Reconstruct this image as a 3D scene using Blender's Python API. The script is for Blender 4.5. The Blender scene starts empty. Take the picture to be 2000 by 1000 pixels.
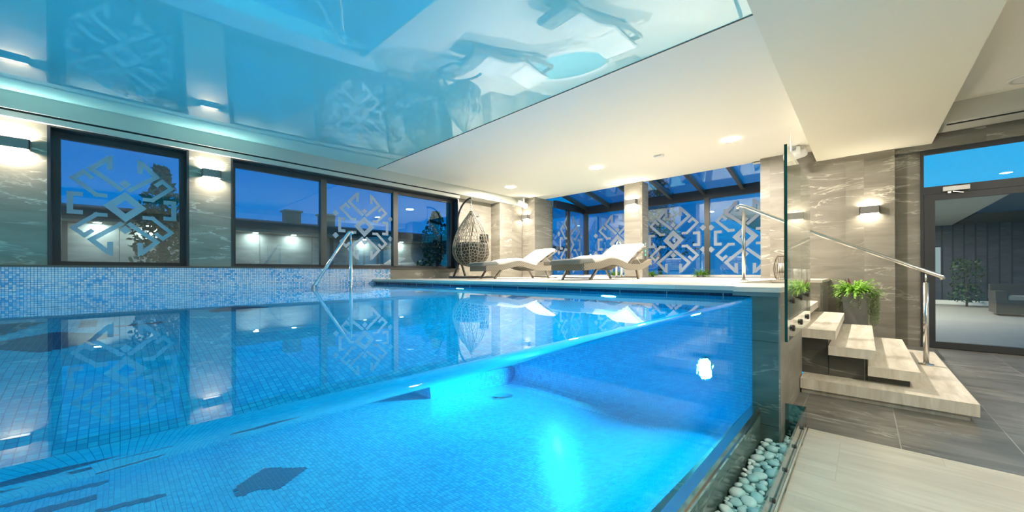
import bpy, bmesh, math, random
from mathutils import Vector, Matrix
random.seed(7)
C = bpy.context.scene.collection
PI = math.pi
sin, cos = math.sin, math.cos

# ------------------------------------------------------------------ dimensions (metres)
H = 1.10            # camera height above the lobby floor
DECK = 0.99         # pool deck level
WATER = 0.905
POOLZ = -0.28       # pool floor
XW = -6.85          # window wall
YP = 3.40           # deck side of the pool
YF = 3.35           # deck edge
CEIL = 3.12
XG = -0.60          # glass side of the pool
YN = -4.6           # near end of pool

# ------------------------------------------------------------------ node helpers
def new_mat(name):
    m = bpy.data.materials.new(name); m.use_nodes = True
    nt = m.node_tree; nt.nodes.clear()
    out = nt.nodes.new('ShaderNodeOutputMaterial')
    return m, nt, out

class NT:
    def __init__(s, nt): s.nt = nt
    def n(s, typ, **kw):
        nd = s.nt.nodes.new(typ)
        for k, v in kw.items():
            if k in ('i',):
                for a, b in v.items(): 
                    if hasattr(b, 'is_output'): s.nt.links.new(b, nd.inputs[a])
                    else: nd.inputs[a].default_value = b
            else: setattr(nd, k, v)
        return nd
    def math(s, op, a, b=None, clamp=False):
        nd = s.nt.nodes.new('ShaderNodeMath'); nd.operation = op; nd.use_clamp = clamp
        for k, v in enumerate((a, b)):
            if v is None: continue
            if hasattr(v, 'is_output'): s.nt.links.new(v, nd.inputs[k])
            else: nd.inputs[k].default_value = v
        return nd.outputs[0]
    def vmath(s, op, a, b=None):
        nd = s.nt.nodes.new('ShaderNodeVectorMath'); nd.operation = op
        for k, v in enumerate((a, b)):
            if v is None: continue
            if hasattr(v, 'is_output'): s.nt.links.new(v, nd.inputs[k])
            else: nd.inputs[k].default_value = v
        return nd.outputs[0]
    def mix(s, f, a, b, blend='MIX'):
        nd = s.nt.nodes.new('ShaderNodeMix'); nd.data_type = 'RGBA'; nd.blend_type = blend
        for k, v in ((0, f), (6, a), (7, b)):
            if hasattr(v, 'is_output'): s.nt.links.new(v, nd.inputs[k])
            elif k == 0: nd.inputs[0].default_value = v
            else: nd.inputs[k].default_value = (*v, 1) if len(v) == 3 else v
        return nd.outputs[2]
    def ramp(s, f, stops, interp='LINEAR'):
        nd = s.nt.nodes.new('ShaderNodeValToRGB'); r = nd.color_ramp; r.interpolation = interp
        while len(r.elements) < len(stops): r.elements.new(0.5)
        for e, (p, c) in zip(r.elements, stops):
            e.position = p; e.color = (*c, 1) if len(c) == 3 else c
        s.nt.links.new(f, nd.inputs[0]); return nd.outputs[0]
    def link(s, a, b): s.nt.links.new(a, b)

def simple(name, col, rough=0.5, metal=0.0, spec=0.5, bump=0, bscale=60, coat=0, var=0):
    m, nt, out = new_mat(name); t = NT(nt)
    b = t.n('ShaderNodeBsdfPrincipled', i={'Base Color': (*col, 1), 'Roughness': rough, 'Metallic': metal, 'Specular IOR Level': spec, 'Coat Weight': coat, 'Coat Roughness': .03})
    tc = t.n('ShaderNodeTexCoord')
    if var:
        nz = t.n('ShaderNodeTexNoise', i={'Vector': tc.outputs['Object'], 'Scale': 3.0, 'Detail': 5})
        c = t.mix(nz.outputs[0], tuple(x*(1-var) for x in col), tuple(min(1, x*(1+var)) for x in col))
        t.link(c, b.inputs['Base Color'])
    if bump:
        nz = t.n('ShaderNodeTexNoise', i={'Vector': tc.outputs['Object'], 'Scale': bscale, 'Detail': 3})
        bp = t.n('ShaderNodeBump', i={'Strength': bump, 'Distance': .01, 'Height': nz.outputs[0]})
        t.link(bp.outputs[0], b.inputs['Normal'])
    t.link(b.outputs[0], out.inputs[0]); return m

def emit(name, col, strength):
    m, nt, out = new_mat(name); t = NT(nt)
    e = t.n('ShaderNodeEmission', i={'Color': (*col, 1), 'Strength': strength})
    t.link(e.outputs[0], out.inputs[0]); return m

def uvcoord(t, rot=0.0):
    uv = t.n('ShaderNodeUVMap')
    if not rot: return uv.outputs[0]
    mp = t.n('ShaderNodeMapping', i={'Vector': uv.outputs[0], 'Rotation': (0, 0, rot)})
    return mp.outputs[0]

def stone(name, dark, light, vein, tw, th, rough=.45, joint=(.5, .5, .5), jw=.003, vein_amt=.8, rot=0.0, off=.0, vs=1.0, spec=.4, ang=.3, shift=None):
    """large format veined stoneware tiles"""
    m, nt, out = new_mat(name); t = NT(nt)
    v = uvcoord(t, rot)
    if shift: v = t.vmath('SUBTRACT', v, (*shift, 0))
    br = t.n('ShaderNodeTexBrick', offset=off, i={'Vector': v, 'Scale': 1.0, 'Mortar Size': jw, 'Mortar Smooth': .1, 'Brick Width': tw, 'Row Height': th, 'Color1': (0, 0, 0, 1), 'Color2': (1, 1, 1, 1), 'Mortar': (0.5, .5, .5, 1), 'Bias': 0.0})
    # every tile shifts the pattern
    tile = t.vmath('SCALE', br.outputs['Color']); tile.node.inputs['Scale'].default_value = 7.0
    vv = t.vmath('ADD', v, tile)
    mp = t.n('ShaderNodeMapping', i={'Vector': vv, 'Rotation': (0, 0, ang), 'Scale': (.8*vs, 4.0*vs, 1)})
    n1 = t.n('ShaderNodeTexNoise', i={'Vector': mp.outputs[0], 'Scale': 1.1, 'Detail': 7, 'Roughness': .62, 'Distortion': .9})
    n2 = t.n('ShaderNodeTexNoise', i={'Vector': mp.outputs[0], 'Scale': .85, 'Detail': 5, 'Roughness': .6, 'Distortion': .5})
    n3 = t.n('ShaderNodeTexNoise', i={'Vector': vv, 'Scale': 1.3, 'Detail': 2})
    ridge = t.math('ABSOLUTE', t.math('SUBTRACT', n2.outputs[0], .5))
    vn = t.math('SUBTRACT', 1.0, t.math('MULTIPLY', ridge, 75.0), clamp=True)
    msk = t.math('MULTIPLY', t.math('SUBTRACT', n3.outputs[0], .44, clamp=True), 5.0, clamp=True)
    vn = t.math('MULTIPLY', t.math('MULTIPLY', vn, msk), vein_amt)
    base = t.ramp(n1.outputs[0], [(.28, dark), (.72, light)])
    base = t.mix(vn, base, vein)
    base = t.mix(br.outputs['Fac'], base, joint)
    b = t.n('ShaderNodeBsdfPrincipled', i={'Base Color': base, 'Roughness': rough, 'Specular IOR Level': spec})
    bp = t.n('ShaderNodeBump', i={'Strength': .25, 'Distance': .002, 'Height': t.math('SUBTRACT', 1.0, br.outputs['Fac'])})
    t.link(bp.outputs[0], b.inputs['Normal'])
    t.link(b.outputs[0], out.inputs[0]); return m

def woodtile(name, a, bcol, tw, th, rot=0.0, joint=(.45, .4, .32), jw=.002, rough=.45, off=.37, grain=14, shift=None):
    m, nt, out = new_mat(name); t = NT(nt)
    v = uvcoord(t, rot)
    if shift: v = t.vmath('SUBTRACT', v, (*shift, 0))
    br = t.n('ShaderNodeTexBrick', offset=off, i={'Vector': v, 'Scale': 1.0, 'Mortar Size': jw, 'Mortar Smooth': .1, 'Brick Width': tw, 'Row Height': th, 'Color1': (0, 0, 0, 1), 'Color2': (1, 1, 1, 1), 'Mortar': (.5, .5, .5, 1)})
    tile = t.vmath('SCALE', br.outputs['Color']); tile.node.inputs['Scale'].default_value = 5.0
    vv = t.vmath('ADD', v, tile)
    mp = t.n('ShaderNodeMapping', i={'Vector': vv, 'Scale': (1.3, grain, 1)})
    n1 = t.n('ShaderNodeTexNoise', i={'Vector': mp.outputs[0], 'Scale': 1.6, 'Detail': 6, 'Roughness': .6, 'Distortion': .6})
    base = t.ramp(n1.outputs[0], [(.3, a), (.7, bcol)])
    base = t.mix(br.outputs['Fac'], base, joint)
    b = t.n('ShaderNodeBsdfPrincipled', i={'Base Color': base, 'Roughness': rough, 'Specular IOR Level': .4})
    t.link(b.outputs[0], out.inputs[0]); return m

def mosaic(name, size, stops, grout, gw=.07, rough=.15, iris=0.0, grout_mix=1.0):
    """small square glass tiles with a random colour each"""
    m, nt, out = new_mat(name); t = NT(nt)
    v = uvcoord(t)
    s = t.vmath('SCALE', v); s.node.inputs['Scale'].default_value = 1.0/size
    cell = t.vmath('FLOOR', s); fr = t.vmath('FRACTION', s)
    wn = t.n('ShaderNodeTexWhiteNoise', noise_dimensions='3D', i={'Vector': cell})
    sep = t.n('ShaderNodeSeparateXYZ', i={0: fr})
    def edge(o):
        return t.math('LESS_THAN', t.math('SUBTRACT', .5, t.math('ABSOLUTE', t.math('SUBTRACT', o, .5))), gw)
    g = t.math('MAXIMUM', edge(sep.outputs[0]), edge(sep.outputs[1]))
    g = t.math('MULTIPLY', g, grout_mix)
    col = t.ramp(wn.outputs[0], stops)
    if iris:
        sc = t.n('ShaderNodeTexNoise', i={'Vector': v, 'Scale': 2.2, 'Detail': 2})
        col = t.mix(t.math('MULTIPLY', t.math('SUBTRACT', sc.outputs[0], .42, clamp=True), 3.0, clamp=True), col, stops[0][1])
    col = t.mix(g, col, grout)
    b = t.n('ShaderNodeBsdfPrincipled', i={'Base Color': col, 'Roughness': rough, 'Specular IOR Level': .5})
    t.link(b.outputs[0], out.inputs[0]); return m

def schlick(t, f0, gain=1.0, power=5.0):
    lw = t.n('ShaderNodeLayerWeight', i={'Blend': .5})
    p = t.math('POWER', lw.outputs['Facing'], power)
    return t.math('ADD', f0, t.math('MULTIPLY', p, (1-f0)*gain), clamp=True)

def thin_glass(name, tint=(1, 1, 1), f0=.05, gain=1.0):
    m, nt, out = new_mat(name); t = NT(nt)
    tr = t.n('ShaderNodeBsdfTransparent', i={'Color': (*tint, 1)})
    gl = t.n('ShaderNodeBsdfGlossy', i={'Color': (1, 1, 1, 1), 'Roughness': 0.0})
    mx = t.n('ShaderNodeMixShader', i={0: schlick(t, f0, gain), 1: tr.outputs[0], 2: gl.outputs[0]})
    t.link(mx.outputs[0], out.inputs[0]); return m

def water_mat(name, bump=0.0, scl=(60, 60, 1), film=False):
    m, nt, out = new_mat(name); t = NT(nt)
    g = t.n('ShaderNodeBsdfGlass', i={'Color': (.93, .99, 1, 1), 'Roughness': 0.0, 'IOR': 1.333})
    if bump:
        tc = t.n('ShaderNodeTexCoord')
        mp = t.n('ShaderNodeMapping', i={'Vector': tc.outputs['Object'], 'Scale': scl})
        nz = t.n('ShaderNodeTexNoise', i={'Vector': mp.outputs[0], 'Scale': 1.0, 'Detail': 2})
        bp = t.n('ShaderNodeBump', i={'Strength': bump, 'Distance': .01, 'Height': nz.outputs[0]})
        if film:   # the overflowing film is only ruffled towards the pier
            sx = t.n('ShaderNodeSeparateXYZ', i={0: tc.outputs['Object']})
            k = t.math('MULTIPLY', t.math('SUBTRACT', sx.outputs[1], .7, clamp=True), 1.2, clamp=True)
            t.link(t.math('ADD', t.math('MULTIPLY', k, bump), .006), bp.inputs['Strength'])
        t.link(bp.outputs[0], g.inputs['Normal'])
    t.link(g.outputs[0], out.inputs[0]); return m

def leafmat(name, a, b_):
    m, nt, out = new_mat(name); t = NT(nt)
    oi = t.n('ShaderNodeTexCoord')
    nz = t.n('ShaderNodeTexNoise', i={'Vector': oi.outputs['Object'], 'Scale': 25.0})
    c = t.ramp(nz.outputs[0], [(.3, a), (.7, b_)])
    b = t.n('ShaderNodeBsdfPrincipled', i={'Base Color': c, 'Roughness': .5, 'Specular IOR Level': .3})
    tl = t.n('ShaderNodeBsdfTranslucent', i={'Color': c})
    mx = t.n('ShaderNodeMixShader', i={0: .25, 1: b.outputs[0], 2: tl.outputs[0]})
    t.link(mx.outputs[0], out.inputs[0]); return m

def weave_mat(name, a, b_, s=.022):
    m, nt, out = new_mat(name); t = NT(nt)
    v = uvcoord(t)
    ck = t.n('ShaderNodeTexChecker', i={'Vector': v, 'Scale': 1/s, 'Color1': (*a, 1), 'Color2': (*b_, 1)})
    wv = t.n('ShaderNodeTexWave', i={'Vector': v, 'Scale': .32/s*2})
    c = t.mix(t.math('MULTIPLY', wv.outputs['Fac'], .35), ck.outputs[0], tuple(x*.45 for x in b_))
    b = t.n('ShaderNodeBsdfPrincipled', i={'Base Color': c, 'Roughness': .5})
    bp = t.n('ShaderNodeBump', i={'Strength': .6, 'Distance': .004, 'Height': ck.outputs['Fac']})
    t.link(bp.outputs[0], b.inputs['Normal'])
    t.link(b.outputs[0], out.inputs[0]); return m

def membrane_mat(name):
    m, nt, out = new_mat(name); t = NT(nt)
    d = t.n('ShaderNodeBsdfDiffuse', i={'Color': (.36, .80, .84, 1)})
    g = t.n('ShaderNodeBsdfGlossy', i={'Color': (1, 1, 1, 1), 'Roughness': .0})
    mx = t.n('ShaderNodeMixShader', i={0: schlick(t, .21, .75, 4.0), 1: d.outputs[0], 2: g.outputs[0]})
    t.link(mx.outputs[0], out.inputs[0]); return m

def frost_mat(name):
    m, nt, out = new_mat(name); t = NT(nt)
    d = t.n('ShaderNodeBsdfDiffuse', i={'Color': (.74, .77, .80, 1)}); tl = t.n('ShaderNodeBsdfTranslucent', i={'Color': (.74, .80, .84, 1)})
    m1 = t.n('ShaderNodeMixShader', i={0: .35, 1: d.outputs[0], 2: tl.outputs[0]})
    tr = t.n('ShaderNodeBsdfTransparent', i={'Color': (.9, .95, 1, 1)})
    m2 = t.n('ShaderNodeMixShader', i={0: .72, 1: tr.outputs[0], 2: m1.outputs[0]})
    t.link(m2.outputs[0], out.inputs[0]); return m

# ------------------------------------------------------------------ palette
M = {}
M['stone'] = stone('stone_wall', (.175, .158, .126), (.30, .28, .235), (.62, .58, .49), 1.2, .6, jw=.0025, joint=(.24, .22, .19), off=0, ang=-.35)
M['stone_floor'] = stone('slate_floor', (.085, .082, .074), (.23, .222, .20), (.50, .48, .45), .53, 1.06, shift=(.165, .13), jw=.003, joint=(.30, .29, .27), rough=.3, off=0, ang=.9, vein_amt=.9, vs=1.3)
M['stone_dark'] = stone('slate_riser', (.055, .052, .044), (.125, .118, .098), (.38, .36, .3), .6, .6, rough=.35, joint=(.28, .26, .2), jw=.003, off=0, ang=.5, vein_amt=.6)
M['stone_pier'] = stone('green_slate', (.045, .085, .08), (.10, .16, .15), (.33, .40, .38), .9, .6, rough=.22, joint=(.03, .05, .05), off=0, vein_amt=.5)
M['wood'] = woodtile('pale_wood_tile', (.50, .46, .385), (.67, .63, .55), 1.2, .3)
M['tread'] = woodtile('tread_wood_tile', (.56, .49, .385), (.80, .745, .64), 3.0, 4.0, rot=PI/2, rough=.4, grain=9, off=0, shift=(1.5, 2.0))
M['plank'] = woodtile('plank_wood_tile', (.44, .40, .325), (.58, .54, .45), 1.2, .62, rough=.33, grain=9, shift=(.33, .1))
M['plaster'] = simple('ceiling_plaster', (.88, .845, .765), .9)
M['plaster_beam'] = simple('beam_plaster', (.85, .80, .67), .9)
M['plaster_grey'] = simple('bulkhead_paint', (.56, .555, .49), .8)
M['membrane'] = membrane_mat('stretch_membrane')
M['mosaic_wall'] = mosaic('pearl_mosaic', .0247, [(.0, (.90, .88, .90)), (.35, (.76, .70, .84)), (.55, (.50, .66, .86)), (.78, (.20, .50, .80)), (1.0, (.08, .36, .70))], (.05, .20, .34), gw=.08, iris=1)
M['mosaic_floor'] = mosaic('blue_mosaic', .0247, [(.0, (.004, .26, .56)), (.5, (.008, .32, .63)), (1.0, (.014, .38, .69))], (.002, .15, .36), gw=.05, rough=.15)
M['mosaic_deep'] = mosaic('blue_wall_mosaic', .0247, [(.0, (.003, .30, .62)), (.5, (.006, .37, .70)), (1.0, (.01, .44, .78))], (.002, .12, .36), gw=.05, rough=.3)
M['mosaic_navy'] = mosaic('navy_mosaic', .0247, [(.0, (.006, .030, .11)), (1.0, (.012, .05, .15))], (.01, .14, .34), gw=.045, rough=.3)
M['gutter'] = mosaic('gutter_tile', .024, [(.0, (.006, .013, .05)), (1.0, (.014, .025, .085))], (.002, .004, .015), gw=.05, rough=.2)
M['coping_edge'] = simple('coping_edge', (.10, .17, .18), .4, var=.2)
M['water'] = water_mat('pool_water', .012, (9, 9, 1))
M['water_side'] = water_mat('pool_water_side', .075, (1, 75, 9), film=True)
M['pane'] = thin_glass('window_glass', (.62, .88, 1.0), .075, 1.0)
M['bay_pane'] = thin_glass('bay_glass', (.62, .84, .98), .24, 1.0)
M['door_pane'] = thin_glass('door_glass', (.88, .96, 1.0), .05, 1.0)
M['guard'] = thin_glass('guard_glass', (.95, .99, .97), .05, 1.0)
M['poolpane'] = thin_glass('pool_pane_glass', (.86, .98, 1.0), .008, .2)
M['glass_edge'] = simple('glass_edge_green', (.004, .045, .032), .15, spec=.8)
M['frost'] = frost_mat('frosted_film')
M['frame'] = simple('anthracite_frame', (.030, .032, .036), .35, var=.15)
M['frame_warm'] = simple('bronze_frame', (.10, .095, .085), .35, metal=.5)
M['steel'] = simple('brushed_steel', (.72, .70, .66), .18, metal=1.0)
M['chrome'] = simple('chrome', (.8, .8, .8), .08, metal=1.0)
M['black'] = simple('black_gap', (.006, .006, .006), .8)
M['white'] = simple('white_plastic', (.8, .8, .78), .35)
M['sconce'] = simple('sconce_grey', (.20, .195, .185), .4, metal=.3)
M['cushion'] = simple('cushion_white', (.68, .655, .62), .85, bump=.08, bscale=140)
M['cushion_grey'] = simple('cushion_grey', (.19, .195, .18), .85)
M['rattan'] = weave_mat('rattan_weave', (.32, .285, .225), (.17, .15, .115))
M['strand'] = simple('rattan_strand', (.36, .32, .25), .55)
M['leg'] = simple('taupe_metal', (.22, .195, .16), .4, metal=.3)
M['stand'] = simple('dark_stand', (.045, .042, .038), .45)
M['pillow'] = simple('dark_cushion', (.07, .066, .06), .9)
M['planter'] = simple('planter_grey', (.225, .225, .205), .5)
M['soil'] = simple('soil', (.03, .022, .015), .95)
M['fern'] = leafmat('fern_leaf', (.16, .42, .03), (.42, .68, .12))
M['moss'] = leafmat('moss_strand', (.30, .38, .17), (.52, .58, .34))
M['redleaf'] = leafmat('red_leaf', (.10, .02, .03), (.22, .05, .05))
M['wax'] = simple('candle_wax', (.88, .85, .78), .5)
M['wire'] = simple('lantern_wire', (.10, .075, .05), .4, metal=.6)
M['lamp_warm'] = emit('lamp_warm', (1.0, .91, .79), 1120)
M['slit'] = emit('sconce_slit', (1.0, .90, .72), 125)
M['lens'] = emit('pool_lens', (.05, .92, 1.0), 2200)
M['led_green'] = emit('led_green', (.1, .9, .5), 1.3)
M['ext_slit'] = emit('eave_lamp', (1.0, .74, .52), 620)

# pebbles: white polished stones, the pool's cyan light tinted into their colour
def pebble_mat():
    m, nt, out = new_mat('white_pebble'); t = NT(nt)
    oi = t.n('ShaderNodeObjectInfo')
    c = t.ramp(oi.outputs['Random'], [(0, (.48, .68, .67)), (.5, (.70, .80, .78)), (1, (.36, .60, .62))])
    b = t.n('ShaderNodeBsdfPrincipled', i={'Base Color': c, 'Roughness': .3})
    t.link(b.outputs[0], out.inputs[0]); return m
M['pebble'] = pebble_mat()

M['trough'] = thin_glass('trough_glass', (.80, .95, .95), .08, 1.0)
M['trough_end'] = thin_glass('trough_end_glass', (.30, .62, .66), .12, 1.0)
# ------------------------------------------------------------------ mesh builder
class MB:
    def __init__(s): s.v = []; s.f = []; s.mi = []; s.uv = []
    def add(s, verts, faces, mi=0, uv=None):
        o = len(s.v); s.v += [tuple(v) for v in verts]
        for k, f in enumerate(faces):
            s.f.append([i+o for i in f]); s.mi.append(mi); s.uv.append(uv[k] if uv else None)
        return s
    def quad(s, a, b, c, d, mi=0): return s.add([a, b, c, d], [(0, 1, 2, 3)], mi)
    def box(s, x0, x1, y0, y1, z0, z1, mi=0, sides=None):
        v = [(x, y, z) for z in (z0, z1) for y in (y0, y1) for x in (x0, x1)]
        F = {'-z': (0, 2, 3, 1), '+z': (4, 5, 7, 6), '-y': (0, 1, 5, 4), '+y': (2, 6, 7, 3), '-x': (0, 4, 6, 2), '+x': (1, 3, 7, 5)}
        for k, f in F.items():
            if sides is None: s.add([v[i] for i in f], [(0, 1, 2, 3)], mi)
            elif isinstance(sides, dict): s.add([v[i] for i in f], [(0, 1, 2, 3)], sides.get(k, mi))
            elif k in sides: s.add([v[i] for i in f], [(0, 1, 2, 3)], mi)
        return s
    def obox(s, c, ax, ay, az, mi=0):
        """oriented box: centre, three half-axis vectors"""
        c, ax, ay, az = map(Vector, (c, ax, ay, az))
        v = [c + i*ax + j*ay + k*az for k in (-1, 1) for j in (-1, 1) for i in (-1, 1)]
        return s.add(v, [(0, 2, 3, 1), (4, 5, 7, 6), (0, 1, 5, 4), (2, 6, 7, 3), (0, 4, 6, 2), (1, 3, 7, 5)], mi)
    def bar(s, p, q, w, h, up=(0, 0, 1), mi=0):
        p, q = Vector(p), Vector(q); d = (q-p); L = d.length; d.normalize()
        sd = d.cross(Vector(up)); 
        if sd.length < 1e-4: sd = d.cross(Vector((1, 0, 0)))
        sd.normalize(); u = sd.cross(d)
        return s.obox((p+q)/2, d*L/2, sd*w/2, u*h/2, mi)
    def tube(s, pts, r, n=10, mi=0, closed=False, cap=True, up=None):
        pts = [Vector(p) for p in pts]; k = len(pts); base = len(s.v)
        rs = r if isinstance(r, (list, tuple)) else [r]*k
        prev = None; rings = []
        for i, p in enumerate(pts):
            if closed: d = pts[(i+1) % k]-pts[i-1]
            else: d = pts[min(i+1, k-1)]-pts[max(i-1, 0)]
            if d.length < 1e-9: d = Vector((0, 0, 1))
            d.normalize()
            if prev is None:
                a = d.cross(Vector((0, 0, 1)))
                if a.length < .05: a = d.cross(Vector((1, 0, 0)))
            else: a = prev - d*prev.dot(d)
            a.normalize(); prev = a; b = d.cross(a)
            rings.append([p + (a*cos(2*PI*j/n)+b*sin(2*PI*j/n))*rs[i] for j in range(n)])
        vs = [v for rr in rings for v in rr]; fs = []
        m = k if closed else k-1
        for i in range(m):
            i2 = (i+1) % k
            for j in range(n):
                j2 = (j+1) % n
                fs.append((i*n+j, i*n+j2, i2*n+j2, i2*n+j))
        if cap and not closed:
            fs.append(tuple(range(n-1, -1, -1))); fs.append(tuple((k-1)*n+j for j in range(n)))
        return s.add(vs, fs, mi)
    def lathe(s, prof, c=(0, 0, 0), n=24, mi=0, axis='z', cap=True):
        vs = []; fs = []
        for r, h in prof:
            for j in range(n):
                a = 2*PI*j/n
                p = (r*cos(a), r*sin(a), h)
                if axis == 'y': p = (r*cos(a), h, -r*sin(a))
                if axis == 'x': p = (h, r*cos(a), r*sin(a))
                vs.append((c[0]+p[0], c[1]+p[1], c[2]+p[2]))
        k = len(prof)
        for i in range(k-1):
            for j in range(n):
                j2 = (j+1) % n
                fs.append((i*n+j, i*n+j2, (i+1)*n+j2, (i+1)*n+j))
        if cap:
            fs.append(tuple(range(n-1, -1, -1))); fs.append(tuple((k-1)*n+j for j in range(n)))
        return s.add(vs, fs, mi)
    def prism(s, poly, d, mi=0):
        """closed polygon of 3d points extruded by vector d"""
        n = len(poly); d = Vector(d); P = [Vector(p) for p in poly]
        vs = P + [p+d for p in P]
        fs = [tuple(range(n-1, -1, -1)), tuple(range(n, 2*n))] + [(i, (i+1) % n, n+(i+1) % n, n+i) for i in range(n)]
        return s.add(vs, fs, mi)
    def build(s, name, mats, parent=None, smooth=False, org=(0, 0, 0), bevel=0.0, fix=True):
        me = bpy.data.meshes.new(name)
        org = Vector(org)
        me.from_pydata([Vector(v)-org for v in s.v], [], s.f)
        if not isinstance(mats, (list, tuple)): mats = [mats]
        for m in mats: me.materials.append(m)
        uvl = me.uv_layers.new(name='UVMap')
        me.update()
        for p in me.polygons:
            p.material_index = s.mi[p.index]; p.use_smooth = smooth
            n = p.normal; ax = max(range(3), key=lambda i: abs(n[i])); cu = s.uv[p.index]
            for k, li in enumerate(p.loop_indices):
                if cu: uvl.data[li].uv = cu[k]; continue
                co = s.v[me.loops[li].vertex_index]
                uvl.data[li].uv = ((co[1], co[2]), (co[0], co[2]), (co[0], co[1]))[ax]
        if fix:
            bm = bmesh.new(); bm.from_mesh(me)
            bmesh.ops.recalc_face_normals(bm, faces=bm.faces); bm.to_mesh(me); bm.free()
        o = bpy.data.objects.new(name, me); C.objects.link(o)
        if parent: o.parent = parent
        if bevel:
            b = o.modifiers.new('bevel', 'BEVEL'); b.width = bevel; b.segments = 3; b.limit_method = 'ANGLE'
            b.harden_normals = False
        return o

def tag(o, label=None, cat=None, group=None, kind=None):
    if label: o['label'] = label
    if cat: o['category'] = cat
    if group: o['group'] = group
    if kind: o['kind'] = kind
    return o
def struct(o, label, cat): return tag(o, label, cat, kind='structure')
def thing(name, label, cat, loc=(0, 0, 0), rz=0, group=None, kind=None):
    o = bpy.data.objects.new(name, None); C.objects.link(o)
    o.location = loc; o.rotation_euler = (0, 0, rz); o.empty_display_size = .1
    return tag(o, label, cat, group, kind)
def kids(o): return [c for c in bpy.data.objects if c.parent == o]
def copy_tree(o, parent=None):
    c = o.copy(); C.objects.link(c); c.parent = parent
    for ch in kids(o): copy_tree(ch, c)
    return c

# ================================================================== SETTING
# ---- lobby floor
m = MB(); m.box(-.26, 4.6, 3.33, 8.16, -.3, 0); m.box(-.43, -.26, 3.412, 8.16, -.3, 0); m.box(-.304, -.26, 3.33, 3.412, -.3, 0)
m.box(-1.2, -.43, 6.6, 8.16, -.3, 0)
struct(m.build('floor', M['stone_floor']), 'dark grey slate tiled lobby floor with pale joints in front of the steps', 'floor')
m = MB(); m.box(-.245, 4.6, -5, 3.3, -.3, 0)
fl = struct(m.build('floor_plank', M['plank']), 'pale wood look plank floor in the lower right corner', 'floor')
m = MB(); m.box(-.304, -.245, -5, 3.33, -.3, .001); m.box(-.245, 4.6, 3.3, 3.33, -.3, .0005)
m.build('border_strip', M['plank'], fl)

# ---- pool deck
hx0, hx1, hy0, hy1 = -.97, -.43, 4.45, 6.5      # stairwell opening
m = MB()
D0 = DECK-.035
m.box(XW, -.72, YF, hy0, D0, DECK, 0, {'-y': 1}); m.box(-.72, -.425, 3.19, hy0, D0, DECK)
m.box(XW-.7, hx0, hy0, 9.9, D0, DECK); m.box(hx0, -.41, hy1, 8.1, D0, DECK)
deck = struct(m.build('pool_deck', [M['wood'], M['wood']]), 'pale wood look tiled deck raised beyond the far edge of the pool', 'pool deck')
m = MB(); m.box(XW, -.725, YF+.004, YP+.1, D0-.022, D0-.001); m.box(-.725, -.435, 3.194, 3.4, D0-.03, D0-.001)
m.build('coping_edge', M['coping_edge'], deck)
m = MB(); m.box(XW, -.62, YP-.004, YP+.1, .90, D0-.022)
m.build('gutter_band', M['gutter'], deck)
m = MB()
for k in range(14):
    x = -6.76+k*.4556; m.box(x-.003, x+.003, YP-.009, YP-.003, .895, D0-.022)
m.build('band_joint', M['steel'], deck)

# ---- pool basin
m = MB()
m.box(XW-.1, XG, YN-.2, YP+.3, POOLZ-.2, POOLZ, 0)                         # floor
m.box(XW, XG, YP, YP+.2, POOLZ, .94, 1)                                     # deck side wall
m.box(XW-.2, XW, YN, YP+.2, POOLZ, .45, 1)                                  # window side wall, under water
m.box(XW, XG, YN-.2, YN, POOLZ, .95, 1)                                     # near end
pool = struct(m.build('pool_basin', [M['mosaic_floor'], M['mosaic_deep']]), 'blue mosaic tiled swimming pool basin', 'swimming pool')
# entry steps block in the far corner
m = MB()
m.box(XW, -4.9, 2.35, YP, POOLZ, POOLZ+.20, 0)
m.box(XW, -5.6, 2.75, YP, POOLZ+.20, POOLZ+.45, 0)
m.build('entry_steps', M['mosaic_floor'], pool)
# cove at the foot of the wall
m = MB(); pts = []
for k in range(9):
    a = PI/2*k/8; pts.append((-4.9, YP-.16+.16*sin(a), POOLZ+.16-.16*cos(a)))
for a, b in zip(pts, pts[1:]):
    m.quad(a, (XG-.02, a[1], a[2]), (XG-.02, b[1], b[2]), b)
m.build('cove', M['mosaic_deep'], pool, smooth=True, fix=False)
# navy mosaic inlays on the floor: stepped figures made of whole tiles
def cells(fn, cx, cy, R, rot=0):
    s = .0247; out = []
    i0, i1 = int(math.floor((cx-R)/s)), int(math.ceil((cx+R)/s)); j0, j1 = int(math.floor((cy-R)/s)), int(math.ceil((cy+R)/s))
    for i in range(i0, i1):
        for j in range(j0, j1):
            if fn((i+.5)*s-cx, (j+.5)*s-cy): out.append((i*s, j*s))
    return out
inl = []
dia = lambda r1, r2: (lambda x, y: abs(x)/r1+abs(y)/r2 <= 1)
def line(x0, y0, x1, y1, w):
    L = math.hypot(x1-x0, y1-y0); ux, uy = (x1-x0)/L, (y1-y0)/L
    def f(px, py):
        t = (px-x0)*ux+(py-y0)*uy; d = abs((px-x0)*uy-(py-y0)*ux)
        return 0 <= t <= L and d <= w/2
    return f
inl += cells(dia(.24, .22), -3.86, .70, .4)
inl += cells(dia(.26, .27), -3.06, -.25, .4)
for seg in ((-4.17, .20, -4.26, -.10, .07), (-4.53, -.10, -4.60, -.36, .10), (-4.80, -.06, -4.92, -.50, .07), (-3.42, -.14, -3.72, -.14, .08),
            (-3.35, -.03, -3.40, .20, .055), (-3.80, -.40, -3.35, -.50, .16), (-3.75, .5, -3.85, .85, .09), (-2.35, -.9, -2.6, -1.4, .1), (-3.2, -1.0, -3.9, -1.2, .12)):
    inl += cells(line(*seg), 0, 0, 6) if False else [c for c in cells(line(seg[0]-(-3.8), seg[1]-0, seg[2]-(-3.8), seg[3]-0, seg[4]), -3.8, 0, 2.2)]
m = MB()
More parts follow.
